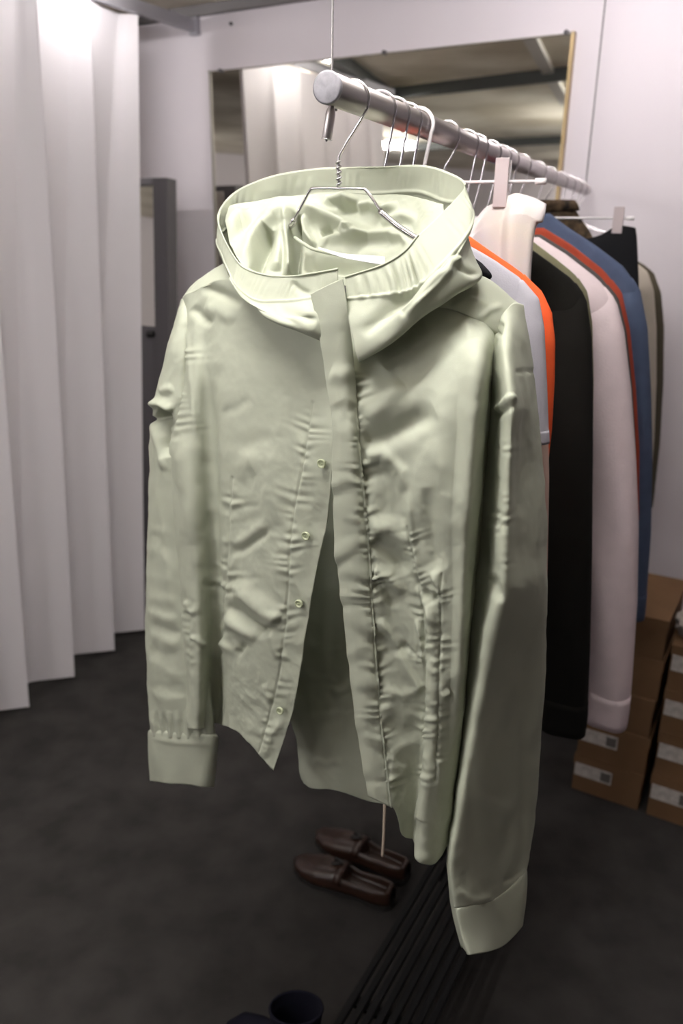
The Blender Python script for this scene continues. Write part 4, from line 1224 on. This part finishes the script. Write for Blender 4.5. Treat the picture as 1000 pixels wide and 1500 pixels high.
# crumpled bag on the right stack
bagc = on_plane(1016, 918, b2 + WN * .09, WN); 
bm = bmesh.new(); bmesh.ops.create_icosphere(bm, subdivisions=5, radius=1)
zb0 = B2H * 4 + .002
Vb = []
for v in bm.verts:
    p = np.array(v.co); nz = mnoise.fractal(Vector(p * 1.6), 1, 2, 4); rr_ = 1 + .22 * nz + .12 * (1 - abs(mnoise.noise(Vector(p * 3.1 + 5))) * 2)
    q = p * rr_ * np.array([.045, .06, .045]); Vb.append(q)
Fb = [[v.index for v in f.verts] for f in bm.faces]; bm.free()
Vb = np.array(Vb); Vb[:, 2] = np.maximum(Vb[:, 2], -.036); Vb[:, 2] += .036 + zb0
Vb = np.stack([bagc[0] + Vb[:, 0] * WE[0] + Vb[:, 1] * WN[0], bagc[1] + Vb[:, 0] * WE[1] + Vb[:, 1] * WN[1], Vb[:, 2]], 1)
o = mk('crumpled_bag', Vb, Fb, mat('pale_crumpled_cloth', (.42, .38, .35), rough=.8, noise_amt=.2, noise_scale=30), org=(bagc[0], bagc[1], zb0))
tag(o, 'pale crumpled cloth bag on top of the shoe boxes at the right edge', 'bag')

# =====================================================================  slatted rack, shoes and boot on the floor
KAZ = math.radians(28.5); KD = np.array([math.sin(KAZ), math.cos(KAZ), 0]); KU = np.array([math.cos(KAZ), -math.sin(KAZ), 0])
KZ = .13
k0 = on_z(484, 1500, KZ)
rk = thing('slatted_rack', 'low black slatted metal shoe rack on the floor under the clothes rail', 'rack', np.array([k0[0], k0[1], 0]))
L0, L1 = -.55, .72
NS = 8; pit = .0245
for i in range(NS):
    c = k0 + KU * (pit * (i + .5)) + KD * ((L0 + L1) / 2); c[2] = KZ - .006
    box('slat', c, (.0075, (L1 - L0) / 2, .006), MBLACKM, rk, az=KAZ, bevel=.0015)
for q in (L0 + .1, (L0 + L1) / 2, L1 - .1):
    c = k0 + KU * (pit * NS / 2) + KD * q; c[2] = KZ - .018
    box('cross_bar', c, (pit * NS / 2, .012, .006), MBLACKM, rk, az=KAZ)
for q in (L0 + .1, L1 - .1):
    for s in (.015, pit * NS - .015):
        c = k0 + KU * s + KD * q; c[2] = (KZ - .024) / 2
        box('leg', c, (.011, .011, (KZ - .024) / 2), MBLACKM, rk, az=KAZ)


def shoe_frame(heel, toe):
    heel = np.array(heel, float); toe = np.array(toe, float); d = toe - heel; L = np.linalg.norm(d[:2]); d = d / L
    return heel, d, np.array([-d[1], d[0], 0]), L


def loafer(heel, toe, label):
    h, d, sdir, L = shoe_frame(heel, toe)
    o = thing('loafer', label, 'shoe', (h[0], h[1], 0), 'brown loafers on the floor')
    S = np.linspace(0, 1, 60)
    cw = [0, .04, .15, .35, .55, .72, .86, .95, 1.0]
    W = np.interp(S, cw, [.018, .028, .034, .033, .042, .047, .040, .026, .006])
    Hh = np.interp(S, cw, [.058, .066, .064, .056, .066, .058, .046, .036, .022])
    K = 41; a = np.linspace(0, np.pi, K)
    G = np.zeros((60, K, 3)); base = .016
    for i, s in enumerate(S):
        c, sn = np.cos(a), np.sin(a)
        y = W[i] * np.sign(c) * np.abs(c) ** .75; z = base + (Hh[i] - base) * np.abs(sn) ** .62
        op = max(0, min(1, (s - .03) / .05)) * max(0, min(1, (.50 - s) / .06))
        inner = np.clip((.74 - np.abs(y) / W[i]) / .10, 0, 1) * op
        z = z * (1 - inner) + (base + .012) * inner
        p = h + d * (s * L) ; G[i] = p + sdir * y[:, None]; G[i, :, 2] = z + .010 * max(0, (s - .8) / .2) ** 2 * 1.0
    grid_mesh('upper', G, MLEATH, o, solid=.002)
    # apron seam and strap with tie
    ap = []
    for s in np.linspace(.46, .86, 14): ap.append((s, .62 * np.interp(s, S, W) * (1 - max(0, (s - .7) / .2) ** 2)))
    pth = [(s, w_) for s, w_ in ap] + [(s, -w_) for s, w_ in ap[::-1]]
    P = []
    for s, y in pth:
        i = int(round(s * 59)); ww = W[i]; sn = math.sqrt(max(0, 1 - (abs(y) / ww) ** (2 / .75)));
        q = h + d * (s * L) + sdir * y; q = q.copy(); q[2] = base + (Hh[i] - base) * sn ** .62 + .001; P.append(q)
    tube('apron_seam', P, .0016, MLEATH, o, 8)
    for f in (.50,):
        i = int(f * 59); pts = []
        for aa in np.linspace(.25, np.pi - .25, 24):
            y = W[i] * 1.03 * math.copysign(abs(math.cos(aa)) ** .75, math.cos(aa)); q = h + d * (f * L) + sdir * y; q = q.copy(); q[2] = base + (Hh[i] * 1.04 - base) * math.sin(aa) ** .62 + .002; pts.append(q)
        V = []; Fc = []
        for j, q in enumerate(pts):
            V += [q - d * .011, q + d * .011]
            if j: Fc.append((2 * j - 2, 2 * j - 1, 2 * j + 1, 2 * j))
        mk('strap', V, Fc, MLEATH, o, solid=.003)
        tp_ = pts[12]
        for s in (1, -1):
            tube('tassel', [tp_ + np.array([0, 0, .003]), tp_ + d * .012 + sdir * .006 * s + np.array([0, 0, .005]), tp_ + d * .030 + sdir * .010 * s + np.array([0, 0, .001])], [.002, .004, .0055], MSOLE, o, 10)
    # sole and heel
    V = []; Fc = []
    ring = [(s, W[i] * 1.06) for i, s in enumerate(S)] + [(s, -W[i] * 1.06) for i, s in list(enumerate(S))[::-1]]
    n = len(ring)
    for z0 in (.006, .017):
        for s, y in ring:
            q = h + d * ((s * 1.015 - .006) * L) + sdir * y; V.append((q[0], q[1], z0 + .010 * max(0, (s - .8) / .2) ** 2))
    Fc = [tuple(range(n))[::-1], tuple(range(n, 2 * n))] + [(j, (j + 1) % n, n + (j + 1) % n, n + j) for j in range(n)]
    mk('sole', V, Fc, MSOLE, o, smooth=False)
    hr = [(s, y) for s, y in ring if s < .24]; n = len(hr); V = []
    for z0 in (.0005, .0062):
        for s, y in hr:
            q = h + d * (s * L) + sdir * y; V.append((q[0], q[1], z0))
    mk('heel', V, [tuple(range(n))[::-1], tuple(range(n, 2 * n))] + [(j, (j + 1) % n, n + (j + 1) % n, n + j) for j in range(n)], MSOLE, o, smooth=False)
    return o
th = on_z(432, 1262, .02); hl = on_z(604, 1330, .02); dv = (hl - th) / np.linalg.norm(hl - th)
loafer(th + dv * .30, th, 'brown leather loafer nearer the camera, toe pointing left, under the jacket')
th = on_z(464, 1222, .02); hl = on_z(610, 1288, .02); dv = (hl - th) / np.linalg.norm(hl - th)
loafer(th + dv * .30, th, 'brown leather loafer standing behind its pair')


def boot(ank, toe_dir, label):
    d = np.array([*toe_dir, 0.0]); d /= np.linalg.norm(d); s = np.array([-d[1], d[0], 0]); c = np.array(ank, float); c[2] = 0
    o = thing('ankle_boot', label, 'boot', c)
    K = 44; a = np.linspace(0, 2 * np.pi, K, endpoint=False)
    rows = []
    for (z, rl, rw, off) in [(.016, .062, .036, -.002), (.04, .064, .038, -.002), (.075, .060, .037, .004), (.11, .052, .036, .004), (.15, .053, .038, 0), (.185, .058, .041, -.002), (.20, .060, .042, -.002)]:
        q = c + d * (off + rl * np.cos(a))[:, None] + s * (rw * np.sin(a))[:, None]; q[:, 2] = z + (.022 * np.cos(a) * -1 if z > .17 else 0); rows.append(q)
    G = crs(np.array(rows), 50)
    sh = grid_mesh('shaft', G, MNAVY, o, closed=True, solid=.004)
    tube('collar_edge', np.concatenate([G[-1], G[-1][:1]]), .003, MNAVY, o, 8)
    S = np.linspace(0, 1, 40); b = np.linspace(0, np.pi, 30); V = np.zeros((40, 30, 3))
    for i, f in enumerate(S):
        w_ = np.interp(f, [0, .35, .6, .85, 1], [.038, .043, .046, .036, .006]); hh = np.interp(f, [0, .3, .6, .85, 1], [.115, .085, .066, .05, .022])
        q = c + d * (.01 + .18 * f) + s * (w_ * np.sign(np.cos(b)) * np.abs(np.cos(b)) ** .8)[:, None]; q[:, 2] = .014 + (hh - .014) * np.sin(b) ** .65; V[i] = q
    grid_mesh('vamp', V, MNAVY, o, solid=.003)
    ring = [(x, y) for x, y in zip(np.interp(np.linspace(0, 1, 40), [0, 1], [-.066, .194]), np.interp(np.linspace(0, 1, 40), [0, .08, .25, .45, .7, .9, 1], [.012, .032, .040, .041, .048, .038, .008]))]
    rg = ring + [(x, -y) for x, y in ring[::-1]]; n = len(rg); P = []
    for z in (.0005, .016):
        for x, y in rg:
            q = c + d * x + s * y; P.append((q[0], q[1], z))
    mk('sole', P, [tuple(range(n))[::-1], tuple(range(n, 2 * n))] + [(j, (j + 1) % n, n + (j + 1) % n, n + j) for j in range(n)], MSOLE, o, smooth=False)
    return o, c, d, s
ank = on_z(432, 1476, .20)
bo, bc, bdv, bsv = boot(ank, (-.74, .5), 'dark navy ankle boot at the bottom edge, open top facing up beside the rack')
zp = on_z(468, 1490, .205)
tube('zip_pull', [zp + np.array([0, 0, .006]), zp, zp - np.array([0, 0, .008])], [.0022, .0042, .0022], MWHITEP, bo, 10)

# ------------------------------------------------------------------ world and view
w = bpy.data.worlds.new('World'); scn.world = w; w.use_nodes = True
w.node_tree.nodes['Background'].inputs['Color'].default_value = (.9, .9, 1, 1)
w.node_tree.nodes['Background'].inputs['Strength'].default_value = .0
scn.view_settings.view_transform = 'Standard'
scn.view_settings.look = 'None'
scn.view_settings.gamma = 1.0
scn.view_settings.exposure = EXPO
scn.view_settings.use_curve_mapping = False
scn.cycles.use_denoising = True
scn.cycles.max_bounces = 10
scn.cycles.diffuse_bounces = 5
scn.cycles.sample_clamp_indirect = 8
for ob in bpy.data.objects:
    if '_org' in ob: del ob['_org']
